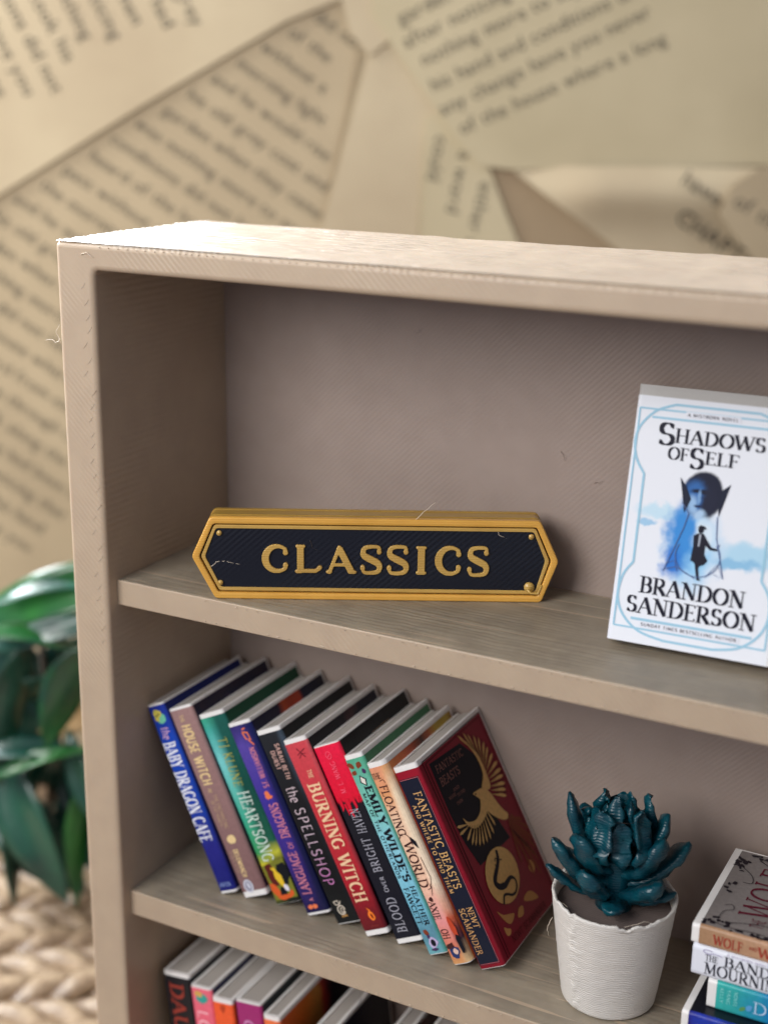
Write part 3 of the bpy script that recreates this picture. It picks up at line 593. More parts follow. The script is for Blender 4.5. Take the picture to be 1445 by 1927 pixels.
shapes('ornament', [ell(.10,.80,.028,.035,6,0,.5,51), ell(.2,1.48,.02,.07,8,.3,.4,52), ell(.12,.15,.06,.07,10,0,.5,53), ell(.13,.16,.03,.04,8,0,.4,54), ell(.09,.23,.05,.035,9,.3,.5,55), ell(.22,.42,.03,.16,10,.1,.4,56), ell(.23,.25,.03,.12,9,0,.4,57)],
   [BRN, inkmat('navy_art_ink', (44, 58, 104)), inkmat('peach_art_ink', (222, 186, 170)), inkmat('rust_ink', (190, 72, 46)), BK], b, SP, idx=[0,4,1,2,0,3,4])
# 10 dark red with gold bird
dr = printmat('dark_red_print', [(0,(128,14,34)),(1,(150,24,44))], ns=3, grain=.06); dc = printmat('maroon_cover_print', [(0,(120,8,34)),(1,(140,12,42))], ns=3, grain=.08)
b = book('dark red book with a gold bird on its cover, rightmost of the leaning row', mats=(dr, None, dc), zlo=.008, zhi=.06, **lean(9))
NV = inkmat('navy_label_ink', (28, 32, 48), .3); GD = printmat('gold_foil', [(0,(190,140,96)),(.5,(214,170,110)),(1,(206,160,110))], grain=.2, rough=.3); MR = inkmat('wine_line_ink', (40, 6, 16))
shapes('spine_label', [[(.022,.05),(.285,.05),(.285,2.31),(.022,2.31)]], NV, b, SP, h=.002)
strokes('label_border', [([(.03,2.30),(.278,2.30)], .008), ([(.278,2.30),(.278,.06)], .007), ([(.28,.06),(.03,.06)], .007)], inkmat('copper_ink', (170, 90, 96)), b, SP, h=.004)
tb = dict(thick=.12, thin=.075, serif=.045, track=.08)
lettering('title_lettering', [('FANTASTIC BEASTS', (.135, 2.14), (.125, .97), .10, tb), ('AND WHERE TO FIND THEM', (.055, 2.0), (.05, .93), .05, dict(thick=.15, thin=.1, serif=0, track=.2))], GD, b, SP)
lettering('author_lettering', [('NEWT', (.165, .74), (.16, .49), .075, tb), ('SCAMANDER', (.06, .74), (.055, .18), .075, tb)], GD, b, SP)
cv = CV(WD[9])
GB = printmat('bird_gold_ink', [(0,(176,130,72)),(.5,(220,180,112)),(1,(212,162,100))], grain=.14, rough=.4); TG = inkmat('dull_copper_ink', (128, 66, 48)); DK = inkmat('night_blue_ink', (8, 12, 28), .35); LF = inkmat('faded_gold_ink', (180, 130, 78))
shapes('dark_panel', [[(.215,2.34),(.96,2.28),(1.2,2.0),(1.15,1.8),(1.0,1.6),(1.04,1.33),(1.14,1.0),(.34,1.04),(.24,1.36),(.2,1.75)]], DK, b, cv, h=.002)
strokes('frame_lines', [([(.10,2.41),(1.62,2.41)], .010), ([(.10,2.41),(.11,.03)], .016), ([(.155,2.37),(1.57,2.37),(1.55,.05)], .010), ([(.155,2.37),(.165,.03)], .016)], MR, b, cv, h=.003)
def feather(r0, t0, w0):
    dx, dy = t0[0]-r0[0], t0[1]-r0[1]; l = hypot(dx, dy); nx_, ny_ = -dy/l*w0, dx/l*w0
    return [r0, (r0[0]+dx*.35+nx_*.45, r0[1]+dy*.35+ny_*.45), (r0[0]+dx*.8+nx_*.8, r0[1]+dy*.8+ny_*.8), t0, (r0[0]+dx*.85-nx_*.7, r0[1]+dy*.85-ny_*.7), (r0[0]+dx*.35-nx_*.4, r0[1]+dy*.35-ny_*.4)]
up = [(.97,2.37),(1.10,2.35),(1.18,2.30),(1.29,2.243),(1.37,2.185),(1.44,2.10),(1.473,2.02),(1.512,1.915),(1.542,1.80),(1.554,1.70),(1.54,1.62),(1.513,1.53),(1.472,1.465),(1.43,1.40)]
rt = lambda t: (1.2+.03*sin(pi*t)-.07*t*t, 2.06-.5*t)
wing = [feather(rt(i/13), p_, .030 if i > 4 else .026) for i, p_ in enumerate(up)]
lo = [(.21,1.57),(.201,1.48),(.294,1.365),(.347,1.286),(.404,1.245),(.482,1.205),(.562,1.18),(.649,1.165),(.745,1.16),(.85,1.18),(.948,1.24)]
wing2 = [feather((.44+.045*i, 1.50-.06*sin(pi*i/10)), p_, .024) for i, p_ in enumerate(lo)]
body = smooth_path([(.776,1.718),(.879,1.715),(.98,1.70),(1.06,1.66),(1.13,1.56),(1.18,1.42),(1.24,1.30),(1.291,1.234),(1.23,1.19),(1.10,1.25),(.969,1.37),(.888,1.49),(.861,1.62)], 4, True)
arm = smooth_path([(1.0,1.69),(1.13,1.80),(1.16,1.95),(1.12,2.12),(1.02,2.30),(1.14,2.18),(1.205,2.04),(1.22,1.82),(1.17,1.62)], 4, True)
arm2 = smooth_path([(.88,1.60),(.78,1.51),(.62,1.47),(.46,1.52),(.39,1.60),(.44,1.47),(.58,1.39),(.78,1.40),(.92,1.46)], 4, True)
tail = [(1.40,1.15),(1.553,1.036),(1.614,.894),(1.60,.754),(1.583,.632),(1.531,.495),(1.464,.60),(1.40,.66),(1.277,.70),(1.25,.83),(1.15,.66),(1.45,.36),(1.3,.4)]
shapes('gold_bird', [feather((1.25,1.20), q, .035) for q in tail]+wing+wing2+[arm, arm2, body], [GB, TG], b, cv, h=.004, idx=[1]*len(tail)+[0]*(len(wing)+len(wing2)+3))
strokes('feather_lines', [([rt(i/13), ((rt(i/13)[0]+p_[0])/2, (rt(i/13)[1]+p_[1])/2+.012)], [.002, .006]) for i, p_ in enumerate(up)]+[([(.80,1.70),(.84,1.695)], .012)]+[([((rt(i/13)[0]*.8+up[i][0]*.2+rt((i+1)/13)[0]*.8+up[i+1][0]*.2)/2, (rt(i/13)[1]*.8+up[i][1]*.2+rt((i+1)/13)[1]*.8+up[i+1][1]*.2)/2), ((up[i][0]+up[i+1][0])/2, (up[i][1]+up[i+1][1])/2)], [.004, .012]) for i in range(13)]+[([(.46+.045*i, 1.47-.06*sin(pi*i/10)), ((lo[i][0]+lo[i+1][0])/2, (lo[i][1]+lo[i+1][1])/2)], [.004, .010]) for i in range(10)]+[([(1.2+.05*k,1.1-.07*k),(1.3+.04*k,.9-.07*k)], .008) for k in range(5)], MR, b, cv, h=.012)
shapes('gold_oval', [ell(.665,.755,.365,.315,28,-.12)], GB, b, cv, h=.010)
strokes('lizard', [(smooth_path([(.745,1.03),(.705,.94),(.63,.88),(.52,.82),(.463,.765),(.509,.69),(.62,.65),(.72,.66),(.80,.66),(.86,.61),(.85,.54),(.77,.49),(.68,.50),(.60,.55),(.52,.57),(.45,.50)], 5), [.03+.045*sin(pi*min(1, i/45))+.012*(i < 8) for i in range(76)][:76])]+
   [([(.70,.93),(.66,.97),(.62,.95)], .014), ([(.62,.87),(.60,.92)], .014), ([(.72,.92),(.77,.90)], .014), ([(.52,.70),(.56,.66),(.60,.70)], .014)], DK, b, cv, h=.013)
shapes('gold_leaves', [smooth_path(q, 4, True) for q in ([(.87,.33),(.98,.37),(1.10,.33),(1.18,.21),(1.02,.25)], [(.27,.51),(.36,.42),(.50,.36),(.576,.318),(.45,.27),(.36,.33)], [(.27,.31),(.33,.27),(.387,.231),(.34,.19),(.271,.215)], [(.62,.25),(.70,.32),(.80,.30),(.74,.22)], [(1.24,.55),(1.33,.62),(1.38,.52),(1.30,.46)])], LF, b, cv, h=.004)
tc_ = dict(thick=.1, thin=.07, serif=.05, track=.05); RG = inkmat('rose_gold_ink', (150, 104, 96))
lettering('cover_title', [('FANTASTIC', (.29, 2.19), (.93, 2.145), .085, tc_), ('BEASTS', (.27, 2.04), (.72, 2.01), .095, tc_), ('AND', (.44, 1.90), (.58, 1.89), .035, tc_), ('WHERE', (.30, 1.86), (.46, 1.85), .035, tc_), ('TO FIND', (.48, 1.82), (.66, 1.81), .035, tc_), ('THEM', (.40, 1.75), (.54, 1.745), .035, tc_)], RG, b, cv, h=.006)
lettering('cover_author', [('NEWT SCAMANDER', (.33, .09), (1.25, .05), .075, tc_)], inkmat('dark_wine_ink', (70, 10, 20)), b, cv, h=.006)
# ---- two white books standing on the top shelf
tilt, yaw = radians(14.0), radians(1.9)
def paintmat(name, base, layers, rough=.3):
    """printed artwork: soft-edged painted patches over a base; layer = (y, z, ry, rz, colour, softness, noise)"""
    m, nt, p = mat(name, S(*base), rough, .2)
    tc = N(nt, 'ShaderNodeTexCoord'); no = N(nt, 'ShaderNodeTexNoise', Scale=7, Detail=6); nt.links.new(tc.outputs['Object'], no.inputs['Vector'])
    c0 = N(nt, 'ShaderNodeVectorMath', operation='SUBTRACT'); c0.inputs[1].default_value = (.5, .5, .5); nt.links.new(no.outputs['Color'], c0.inputs[0])
    cur = None
    for (y, z, ry, rz, c, soft, na) in layers:
        wv = N(nt, 'ShaderNodeVectorMath', operation='SCALE'); wv.inputs['Scale'].default_value = na; nt.links.new(c0.outputs[0], wv.inputs[0])
        ad = N(nt, 'ShaderNodeVectorMath', operation='ADD'); nt.links.new(tc.outputs['Object'], ad.inputs[0]); nt.links.new(wv.outputs[0], ad.inputs[1])
        sb = N(nt, 'ShaderNodeVectorMath', operation='SUBTRACT'); sb.inputs[1].default_value = (0, y, z); nt.links.new(ad.outputs[0], sb.inputs[0])
        ml = N(nt, 'ShaderNodeVectorMath', operation='MULTIPLY'); ml.inputs[1].default_value = (0, 1/ry, 1/rz); nt.links.new(sb.outputs[0], ml.inputs[0])
        ln = N(nt, 'ShaderNodeVectorMath', operation='LENGTH'); nt.links.new(ml.outputs[0], ln.inputs[0])
        mr = N(nt, 'ShaderNodeMapRange'); mr.interpolation_type = 'SMOOTHSTEP'; mr.inputs[1].default_value = 1+soft/2; mr.inputs[2].default_value = max(0, 1-soft/2); mr.inputs[3].default_value = 0; mr.inputs[4].default_value = 1
        nt.links.new(ln.outputs['Value'], mr.inputs[0])
        mx = N(nt, 'ShaderNodeMix', data_type='RGBA'); nt.links.new(mr.outputs[0], mx.inputs[0]); mx.inputs[7].default_value = S(*c)
        if cur is None: mx.inputs[6].default_value = S(*base)
        else: nt.links.new(cur, mx.inputs[6])
        cur = mx.outputs[2]
    nt.links.new(cur, p.inputs['Base Color']); return m
wart = paintmat('framed_cover_print', (230, 234, 242), [(.40,1.34,.26,.07,(196,224,240),.9,.25), (.26,1.22,.10,.03,(160,200,230),.9,.2), (1.28,1.02,.26,.13,(176,214,236),.7,.2), (1.2,.93,.22,.05,(140,190,224),.9,.2),
  (.74,1.02,.25,.36,(150,204,240),.9,.25), (.62,1.12,.15,.32,(60,140,214),.8,.25), (.56,.86,.10,.14,(50,120,206),.9,.2), (.84,1.15,.10,.16,(214,230,244),.9,.15),
  (.775,1.56,.20,.225,(26,30,52),.16,.05), (.70,1.52,.11,.16,(52,104,170),.9,.16), (.67,1.45,.05,.09,(150,186,224),1.0,.12), (.75,1.585,.09,.022,(18,24,46),.8,.06), (.74,1.53,.018,.07,(120,160,206),.9,.05), (.74,1.44,.045,.014,(30,40,76),.8,.04), (.84,1.50,.07,.14,(30,34,56),.9,.10), (.76,1.36,.07,.05,(170,200,230),.9,.1)], rough=.6)
wl_ = printmat('white_print', [(0,(226,230,240)),(1,(232,236,244))], grain=.02, rough=.5)
def stand(x, y, dx=0):                         # a book standing cover to the front, leaning back: book x = depth, so turn it
    return Matrix.Translation((x, y, 0)) @ Matrix.Rotation(yaw, 4, 'Z') @ Matrix.Rotation(-tilt, 4, 'X')
def standing(label, x0, y0, thick, h, wid, mats, card=M_card):
    bk = book(label, (0,0,0), (0,0,0), thick, h=h, d=wid, mats=mats, zlo=.0, zhi=.0, r=.04, card=card)
    # local x (thickness) -> towards the back, local y (depth) -> right; front board faces the viewer
    R = Matrix(((0,1,0),(1,0,0),(0,0,1))).to_4x4() # swap, then mirror repaired by using the left board as the front
    Mx = Matrix.Translation((x0, y0, Z1T+thick*sin(tilt)+.004)) @ Matrix.Rotation(yaw, 4, 'Z') @ Matrix.Rotation(-tilt, 4, 'X') @ Matrix.Rotation(radians(-90), 4, 'Z')
    Mx = Mx @ Matrix.Translation((-thick, 0, 0))
    bk.matrix_world = Mx
    return bk
WH, WW = 2.467, 1.631
b = standing('white book leaning back at the right of the top shelf, blue frame and black title', 5.998, 1.037, .34, WH, WW, (wl_, wl_, wart))
# front drawing frame in book space: front surface is x = thick (right board), u runs along +y
cvw = lambda u, v, h=0: Vector((.34+.004+h, u, v))
BL = inkmat('pale_blue_ink_cover', (156, 200, 222)); NK = inkmat('blue_black_ink', (22, 22, 40))
key = smooth_path([(.394,2.402),(.21,2.327),(.075,2.18),(.03,2.02),(.065,1.84),(.163,1.69)], 5)
kl = key+[(.172,.805)]+smooth_path([(.172,.805),(.085,.66),(.06,.44),(.14,.26),(.318,.124),(.57,.07)], 5)+[(1.06,.07)]+smooth_path([(1.06,.07),(1.30,.124),(1.47,.26),(1.55,.44),(1.53,.66),(1.44,.805)], 5)+[(1.44,1.69)]+smooth_path([(1.44,1.69),(1.54,1.84),(1.57,2.02),(1.53,2.18),(1.40,2.327),(1.22,2.402)], 5)+[(.394,2.402)]
strokes('blue_frame', [(kl, .024), ([(.038,2.34),(.055,.15)], .018), ([(.038,2.34),(1.56,2.34)], .018), ([(.055,.15),(1.56,.15)], .018), ([(1.56,2.34),(1.56,.15)], .018), ([(.17,2.26),(1.43,2.26)], .022), ([(.22,.245),(1.42,.245)], .026)], BL, b, cvw)
shapes('strapline_gap', [[(.50,2.285),(1.04,2.285),(1.04,2.345),(.50,2.345)], [(.31,.17),(1.30,.17),(1.30,.225),(.31,.225)]], [inkmat('gap_white', (228, 232, 242))], b, cvw, h=.0075)
ct = dict(thick=.15, thin=.055, serif=.07, track=.03); tn2 = dict(thick=.16, thin=.1, serif=0, track=.12)
lettering('cover_title', [('S', (.245,2.0), (.43,2.0), .215, dict(thick=.14, thin=.06, serif=.05)), ('HADOWS', (.425,2.035), (1.31,2.035), .135, ct), ('OF', (.375,1.865), (.58,1.865), .12, ct), ('S', (.585,1.80), (.745,1.80), .20, dict(thick=.14, thin=.06, serif=.05)), ('ELF', (.745,1.855), (1.075,1.855), .125, ct)], NK, b, cvw)
lettering('cover_author', [('BRANDON', (.27,.515), (1.31,.515), .16, ct), ('SANDERSON', (.155,.31), (1.44,.31), .16, ct), ('R', (.52,.45), (.66,.45), .18, ct)][:2], NK, b, cvw)
lettering('cover_strapline', [('A MISTBORN NOVEL', (.52,2.30), (1.02,2.30), .03, tn2), ('SUNDAY TIMES BESTSELLING AUTHOR', (.33,.185), (1.28,.185), .03, tn2)], NK, b, cvw, h=.009)
wc1 = inkmat('wash_pale_blue', (190, 222, 240)); wc2 = inkmat('wash_blue', (110, 176, 226)); wc3 = inkmat('wash_strong_blue', (44, 122, 206)); wc4 = inkmat('wash_navy', (24, 30, 52)); wc5 = inkmat('wash_grey', (150, 160, 190))
shapes('head_spikes', [[(.53,1.70),(.60,1.62),(.66,1.50),(.61,1.36),(.575,1.52)]], wc4, b, cvw, h=.006)
shapes('head_spikes', [[(1.03,1.69),(.95,1.62),(.93,1.50),(.95,1.36),(.99,1.52)]], wc4, b, cvw, h=.006)
shapes('dark_figure', [ell(.80,1.215,.028,.035,10), [(.745,1.235),(.77,1.235),(.79,1.26),(.83,1.255),(.855,1.23),(.83,1.225)], [(.735,1.15),(.78,1.18),(.83,1.18),(.865,1.13),(.92,1.06),(.985,1.05),(.98,1.03),(.91,1.03),(.86,1.07),(.86,.98),(.90,.92),(.87,.88),(.83,.86),(.82,.84),(.84,.74),(.86,.72),(.82,.72),(.79,.84),(.78,.88),(.75,.90),(.735,.90),(.745,1.05)], [(.79,1.17),(.81,1.17),(.805,1.05),(.79,1.05)]], [NK, inkmat('shirt_grey', (170, 176, 190))], b, cvw, h=.009, idx=[0,0,0,1])
strokes('painted_lines', [([(.58,1.46),(.66,1.36),(.63,1.22),(.56,1.0),(.48,.76)], .009), ([(.94,1.36),(.96,1.15),(1.02,.95),(1.07,.77)], .009), (arc(.80,.95,.22,.20,150,400,24), .008), ([(.48,.78),(.60,.82),(.72,.77),(.80,.73)], .008), ([(.50,.84),(.58,.88),(.62,.78)], .006), ([(.9,.76),(1.0,.9),(1.07,.77),(.98,.80)], .006), ([(.98,1.05),(1.0,1.10)], .006)], inkmat('line_blue_grey', (84, 104, 150)), b, cvw, h=.010)
th2 = .34
standing('plain greyish white book hidden behind the framed white one, only its upper edge showing', 5.998-.115, 1.037+.36/cos(tilt)+.005, th2, WH+.03, WW, None, white_board('shade_grey_card', (192, 190, 188)))  # white card painted grey to stand for shading along the upper edge
# ---- stack of books lying flat on the middle shelf
def lying(label, x0, y0, z0, thick, mats, h=2.46, d=1.66, yawd=0.0, **kw):
    bk = book(label, (0,0,0), (0,0,0), thick, h=h, d=d, mats=mats, group='miniature books stacked flat at the right of the middle shelf', **kw)
    # book z (height) -> +x world, book x (thickness) -> down, spine faces front; reading left to right with the front cover on top
    Mx = Matrix.Translation((x0, y0, z0+thick)) @ Matrix.Rotation(radians(yawd), 4, 'Z') @ Matrix(((0,0,1,0),(0,1,0,0),(-1,0,0,0),(0,0,0,1)))
    bk.matrix_world = Mx
    return bk
# for a lying book: world x = book z, world z = -book x. The left board (x=0) is on top.
SPL = lambda u, v, h=0: Vector((v, -h-.004, u))   # u along world x, v measured DOWN from the upper edge of the spine
def SPd(t_): return lambda u, v, h=0: Vector((t_-v, -h-.004, u))  # u along world x, v up
TOPF = lambda u, v, h=0: Vector((-h-.004, v, u))   # upper board: u along world x, v towards the back
nb = printmat('night_print', [(0,(40,30,110)),(.1,(36,60,170)),(.25,(20,24,80)),(.5,(30,40,120)),(1,(16,20,60))], ns=5, na=.2)
lying('white backed book lowest in the flat stack, mostly below the picture edge', 7.30, .42, Z2T+.002, .268, None)
b4 = lying('dark navy starry book in the flat stack, jutting out below the teal one', 7.245, .35, Z2T+.272, .296, (nb, printmat('night_top_print', [(0,(10,14,24)),(1,(14,16,30))], ns=6), None), zlo=.07, zhi=.05)
shapes('star_glow', [ell(.17,.15,.035,.035,12,0,.2,71), ell(.33,.17,.05,.035,12,0,.3,72)], [inkmat('moon_ink', (206, 214, 240)), inkmat('blue_glow_ink', (50, 90, 220))], b4, SPd(.296), idx=[0,1])
b3 = lying('teal to blue book under the white one in the flat stack', 7.44, .52, Z2T+.570, .316, (printmat('teal_blue_print', [(0,(60,180,170)),(.12,(50,165,165)),(.3,(20,110,190)),(1,(16,80,170))], ns=3), None, None), zlo=.09, zhi=.05)
lettering('title_lettering', [('DUST', (.46,.09), (1.0,.09), .13, dict(thick=.08, thin=.05, serif=.05))], inkmat('sky_white_ink', (190, 215, 240)), b3, SPd(.316))
lettering('author_lettering', [('KELLY', (.13,.27), (.13,.10), .035, tn), ('YANG', (.20,.27), (.20,.10), .035, tn), ('NOVEL', (.27,.27), (.27,.10), .035, tn)], inkmat('aqua_ink', (140, 215, 210)), b3, SPd(.316))
shapes('leaf_print', [ell(.36,.1,.04,.022,8,.7,.4,73), ell(.42,.13,.04,.03,8,.7,.4,74)], [inkmat('olive_ink', (90, 150, 90)), inkmat('haze_ink', (90, 160, 210))], b3, SPd(.316), idx=[0,1])
b2 = lying('white book with thin black capitals, second from the top of the flat stack', 7.26, .52, Z2T+.889, .355, (wl_, wl_, wl_), zlo=.0, zhi=.0, r=.06)
ct2 = dict(thick=.12, thin=.05, serif=.07, track=.04)
lettering('title_lettering', [('THE', (.13,.205), (.26,.205), .07, ct2), ('BANDS OF', (.32,.195), (1.15,.195), .11, ct2), ('MOURNING', (.13,.06), (.95,.06), .125, ct2)], NK, b2, SPd(.355))
lettering('strapline_lettering', [('A MISTBORN NOVEL', (.34,.32), (.75,.32), .022, tn)], inkmat('faint_mauve_ink', (170, 160, 190)), b2, SPd(.355))
strokes('swirl', [(smooth_path([(.20,.32),(.13,.325),(.11,.30),(.16,.285),(.22,.30),(.30,.29)], 5), .008)], inkmat('faint_violet_ink', (150, 140, 180)), b2, SPd(.355))
b1 = lying('grey and tan book with dark vines on top of the flat stack', 7.235, .52, Z2T+1.247, .215, (printmat('tan_print', [(0,(160,126,96)),(.3,(186,146,116)),(1,(200,160,130))], ns=3), printmat('grey_top_print', [(0,(120,114,112)),(.5,(150,144,142)),(1,(128,122,124))], ns=2, na=.2), None), zlo=.075, zhi=.05)
lettering('title_lettering', [('WOLF', (.22,.05), (.51,.05), .105, dict(thick=.14, thin=.07, serif=.06)), ('AND', (.57,.10), (.65,.10), .04, tn), ('WOODS', (.66,.05), (1.2,.05), .105, dict(thick=.14, thin=.07, serif=.06))], inkmat('brick_red_ink', (160, 62, 50)), b1, SPd(.215))
WN = inkmat('dark_wine_title_ink', (96, 22, 44)); VN = inkmat('vine_black_ink', (34, 28, 36))
# title on the upper board reads towards the back
lettering('cover_title', [('THE', (.64,.20), (.64,.36), .13, tn), ('WOLF', (.66,.38), (.68,1.36), .30, dict(thick=.1, thin=.05, serif=.06)), ('WOODS', (1.3,.25), (1.34,1.5), .32, dict(thick=.1, thin=.05, serif=.06))], WN, b1, TOPF)
vines = []
rv = random.Random(9)
for (cx, cy, n_, sx_, sy_) in ((.22,.12,14,.16,.10), (.62,.06,8,.3,.04), (.16,1.4,18,.12,.16), (.5,1.55,16,.35,.05), (.14,.9,5,.05,.25)):
    for k in range(n_):
        x, y = cx+rv.gauss(0, .6)*sx_, cy+rv.gauss(0, .6)*sy_
        x = min(max(x, .09), 2.3); y = min(max(y, .03), 1.58); vines.append(ell(x, y, rv.uniform(.015, .045), rv.uniform(.012, .03), 8, rv.uniform(0, 3), .6, k))
shapes('vine_leaves', vines, VN, b1, TOPF, h=.003)
strokes('vine_tendrils', [(smooth_path([(.12,.12),(.35,.08),(.6,.10),(.9,.06)], 5), .01), (smooth_path([(.2,.2),(.22,.35),(.3,.42),(.26,.5),(.2,.46)], 5), .007), (smooth_path([(.3,.15),(.55,.25),(.95,.28)], 5), .008), (smooth_path([(.15,1.3),(.3,1.15),(.34,1.0),(.25,.98)], 5), .008), (smooth_path([(.3,1.5),(.5,1.35),(.62,1.2)], 5), .012)], VN, b1, TOPF, h=.010)
# ---- bottom row
G3 = 'miniature books standing in the bottom compartment'
def low(label, x, y, w_, ms, ml=6.8, h=2.46, ztop=-9.1, **kw):
    hh = (ztop-ZB)/cos(radians(ml)); return book(label, (x+hh*sin(radians(ml)), y, ZB+.001), (0, -radians(ml), 0), w_, h=hh-.0, mats=ms, group=G3, **kw)
pbk = printmat('charcoal_print', [(0,(20,20,24)),(.97,(34,34,38)),(1,(40,40,44))])
b = low('black book with dull red capitals on its spine, leftmost in the bottom compartment', .62, .60, .395, (pbk, None, None), zlo=.03, zhi=.05, ztop=-9.10)
lettering('title_lettering', [('DAUGHTER', (.09,2.33), (.09,.6), .2, dict(thick=.16, thin=.09, serif=.05))], inkmat('rust_red_ink', (150, 62, 52)), b, SP)
b = low('pink book with a green and gold patch, second in the bottom compartment', 1.05, .58, .31, (printmat('pink_print', [(0,(226,70,110)),(1,(236,110,130))]), None, printmat('navy_edge_print', [(0,(20,20,60)),(1,(30,34,80))])), zlo=.03, zhi=.02, ztop=-9.155)
shapes('patch', [ell(.16,2.27,.09,.07,12,0,.3,81), ell(.12,2.32,.06,.04,10,0,.4,82)], [inkmat('sea_green_ink', (60, 160, 150)), inkmat('ochre_ink', (214, 170, 90))], b, SP, idx=[0,1])
lettering('title_lettering', [('LOVELY', (.07,2.1), (.07,1.2), .16, dict(thick=.12, thin=.08, serif=0))], inkmat('pale_pink_ink', (250, 190, 200)), b, SP)
b = low('bright orange book with a white lip, third in the bottom compartment', 1.385, .56, .30, (printmat('orange_print', [(0,(236,80,40)),(1,(240,96,50))]), None, None), zlo=.03, zhi=.055, ztop=-9.20)
shapes('dark_patch', [ell(.15,2.25,.04,.06,10,0,.4,83)], inkmat('burnt_ink', (190, 70, 40)), b, SP)
b = low('magenta book with pale script, between the orange and the fiery books', 1.72, .58, .37, (printmat('magenta_print', [(0,(150,30,100)),(1,(160,44,112))]), printmat('purple_black_print', [(0,(24,16,48)),(1,(30,20,60))]), printmat('ink_black_print', [(0,(10,16,24)),(1,(14,24,32))])), zlo=.03, zhi=.02, ztop=-9.13)
lettering('title_lettering', [('GOBLIN', (.10,2.2), (.10,1.3), .14, dict(thick=.11, thin=.07, serif=.03))], inkmat('lilac_white_ink', (214, 150, 200)), b, SP)
b = low('book with a fiery orange and black cover, fifth in the bottom compartment', 2.13, .56, .235, (printmat('coral_print', [(0,(236,110,60)),(1,(240,120,70))]), None, printmat('fire_cover_print', [(0,(220,90,40)),(.35,(206,110,40)),(.5,(190,130,60)),(.58,(170,50,40)),(.68,(60,20,30)),(.74,(12,14,34)),(1,(10,12,32))], length=1.65, axis='Y', ns=2.5, na=.14)), zlo=.03, zhi=.055, ztop=-9.19)
b = low('dark navy book with faint plum lines on its cover, in the bottom compartment', 2.66, .64, .27, (printmat('midnight_print', [(0,(10,12,34)),(1,(14,18,44))]), None, printmat('midnight_cover_print', [(0,(8,10,28)),(1,(10,12,34))])), ztop=-9.40)
strokes('plum_lines', [([(1.0,2.3),(1.1,2.38),(1.2,2.25)], .012), ([(.9,2.2),(1.0,2.38)], .010)], inkmat('plum_line_ink', (80, 36, 64)), b, CV(.27))
b = low('book with a dark russet cover, well right of the fiery one in the bottom compartment', 3.42, .64, .25, (printmat('umber_print', [(0,(40,20,30)),(1,(60,30,36))]), None, printmat('russet_cover_print', [(0,(20,24,50)),(.35,(90,40,40)),(.5,(40,24,34)),(.65,(110,50,40)),(1,(50,24,34))], length=1.65, axis='Y', ns=9, na=.3)), ztop=-9.52)
b = low('dark plum book, rightmost visible in the bottom compartment', 4.05, .62, .30, (printmat('plum_print', [(0,(40,20,40)),(1,(50,30,50))]), None, printmat('plum_cover_print', [(0,(34,18,40)),(.5,(90,44,44)),(1,(40,22,44))], length=1.65, axis='Y', ns=9, na=.3)), ztop=-9.15)
# ------------------------------------------------------------------ succulent in its pot
PC = Vector((6.26, 1.04, Z2T))
M_pot, nt, p = mat('chalky_white_plastic', S(216, 212, 206), .5, .4, .2, (.1, .09, .08)); ridges(nt, p, (0, radians(90), 0), .024, .45, .012, None, detailscale=40, dist_amt=5)
pot = empty('plant_pot', 'small off-white ridged pot with a ragged rim, on the middle shelf beside the red book', 'pot', PC+Vector((0, 0, .006)))
na_, nz = 120, 46; V = []; H_ = 1.22
prof = [(.0, 0), (.48, 0), (.5, .015)] + [(.5+.16*(k/nz)**.95, H_*k/nz) for k in range(1, nz+1)]
prof += [(.635, H_+.004), (.612, H_-.03), (.600, H_-.16)]
np_ = len(prof)
seam = radians(-112)
for i, (r, z) in enumerate(prof):
    for k in range(na_):
        a = 2*pi*k/na_; da = (a-seam+pi) % (2*pi)-pi
        rg = 0
        if i > 3: rg = .004*noise.noise(Vector((cos(a)*3, sin(a)*3, z*30)))+.034*math.exp(-(da/.11)**2)*(noise.noise(Vector((a*22, z*20, 3)))+.25)+.004*math.exp(-((da-.55)/.25)**2)*noise.noise(Vector((a*6, z*14, 8)))
        zz = z
        if i >= np_-5: zz = z+.028*noise.noise(Vector((cos(a)*6, sin(a)*6, 7)))+.016*noise.noise(Vector((cos(a)*17, sin(a)*17, 2)))
        if i >= np_-5 and abs(((a-radians(-62)+pi) % (2*pi))-pi) < .12: zz -= .03
        V.append(((r+rg)*cos(a), (r+rg)*sin(a), zz))
Fc = [(i*na_+k, i*na_+(k+1) % na_, (i+1)*na_+(k+1) % na_, (i+1)*na_+k) for i in range(1, np_-1) for k in range(na_)]
Fc.append(tuple(na_+k for k in range(na_))[::-1])
V[:na_] = V[na_:2*na_]
flat('pot_wall', V, Fc, M_pot, pot, smooth=True)
M_soil, nt, p = mat('grey_brown_fill', S(104, 92, 88), .7, .3); ridges(nt, p, (0, 0, radians(30)), .03, .3, .006, None)
bm = bmesh.new(); prism(bm, ell(0, 0, .598, .598, 64), H_-.20, H_-.13, lambda u, v, h: Vector((u, v, h))); obj('soil_disc', bm, M_soil, pot)
hair([(.56,-.2,H_-.1), (.45,-.4,H_+.02), (.3,-.56,H_+.0)], M_hair, pot, (0,0,0), .004); hair([(-.58,-.22,H_-.02), (-.50,-.34,H_-.06), (-.34,-.50,H_+.0)], M_hair, pot, (0,0,0), .004)
hair([(-.56,-.34,.95), (-.60,-.36,.8), (-.585,-.33,.7)], M_hair, pot, (0,0,0), .004)
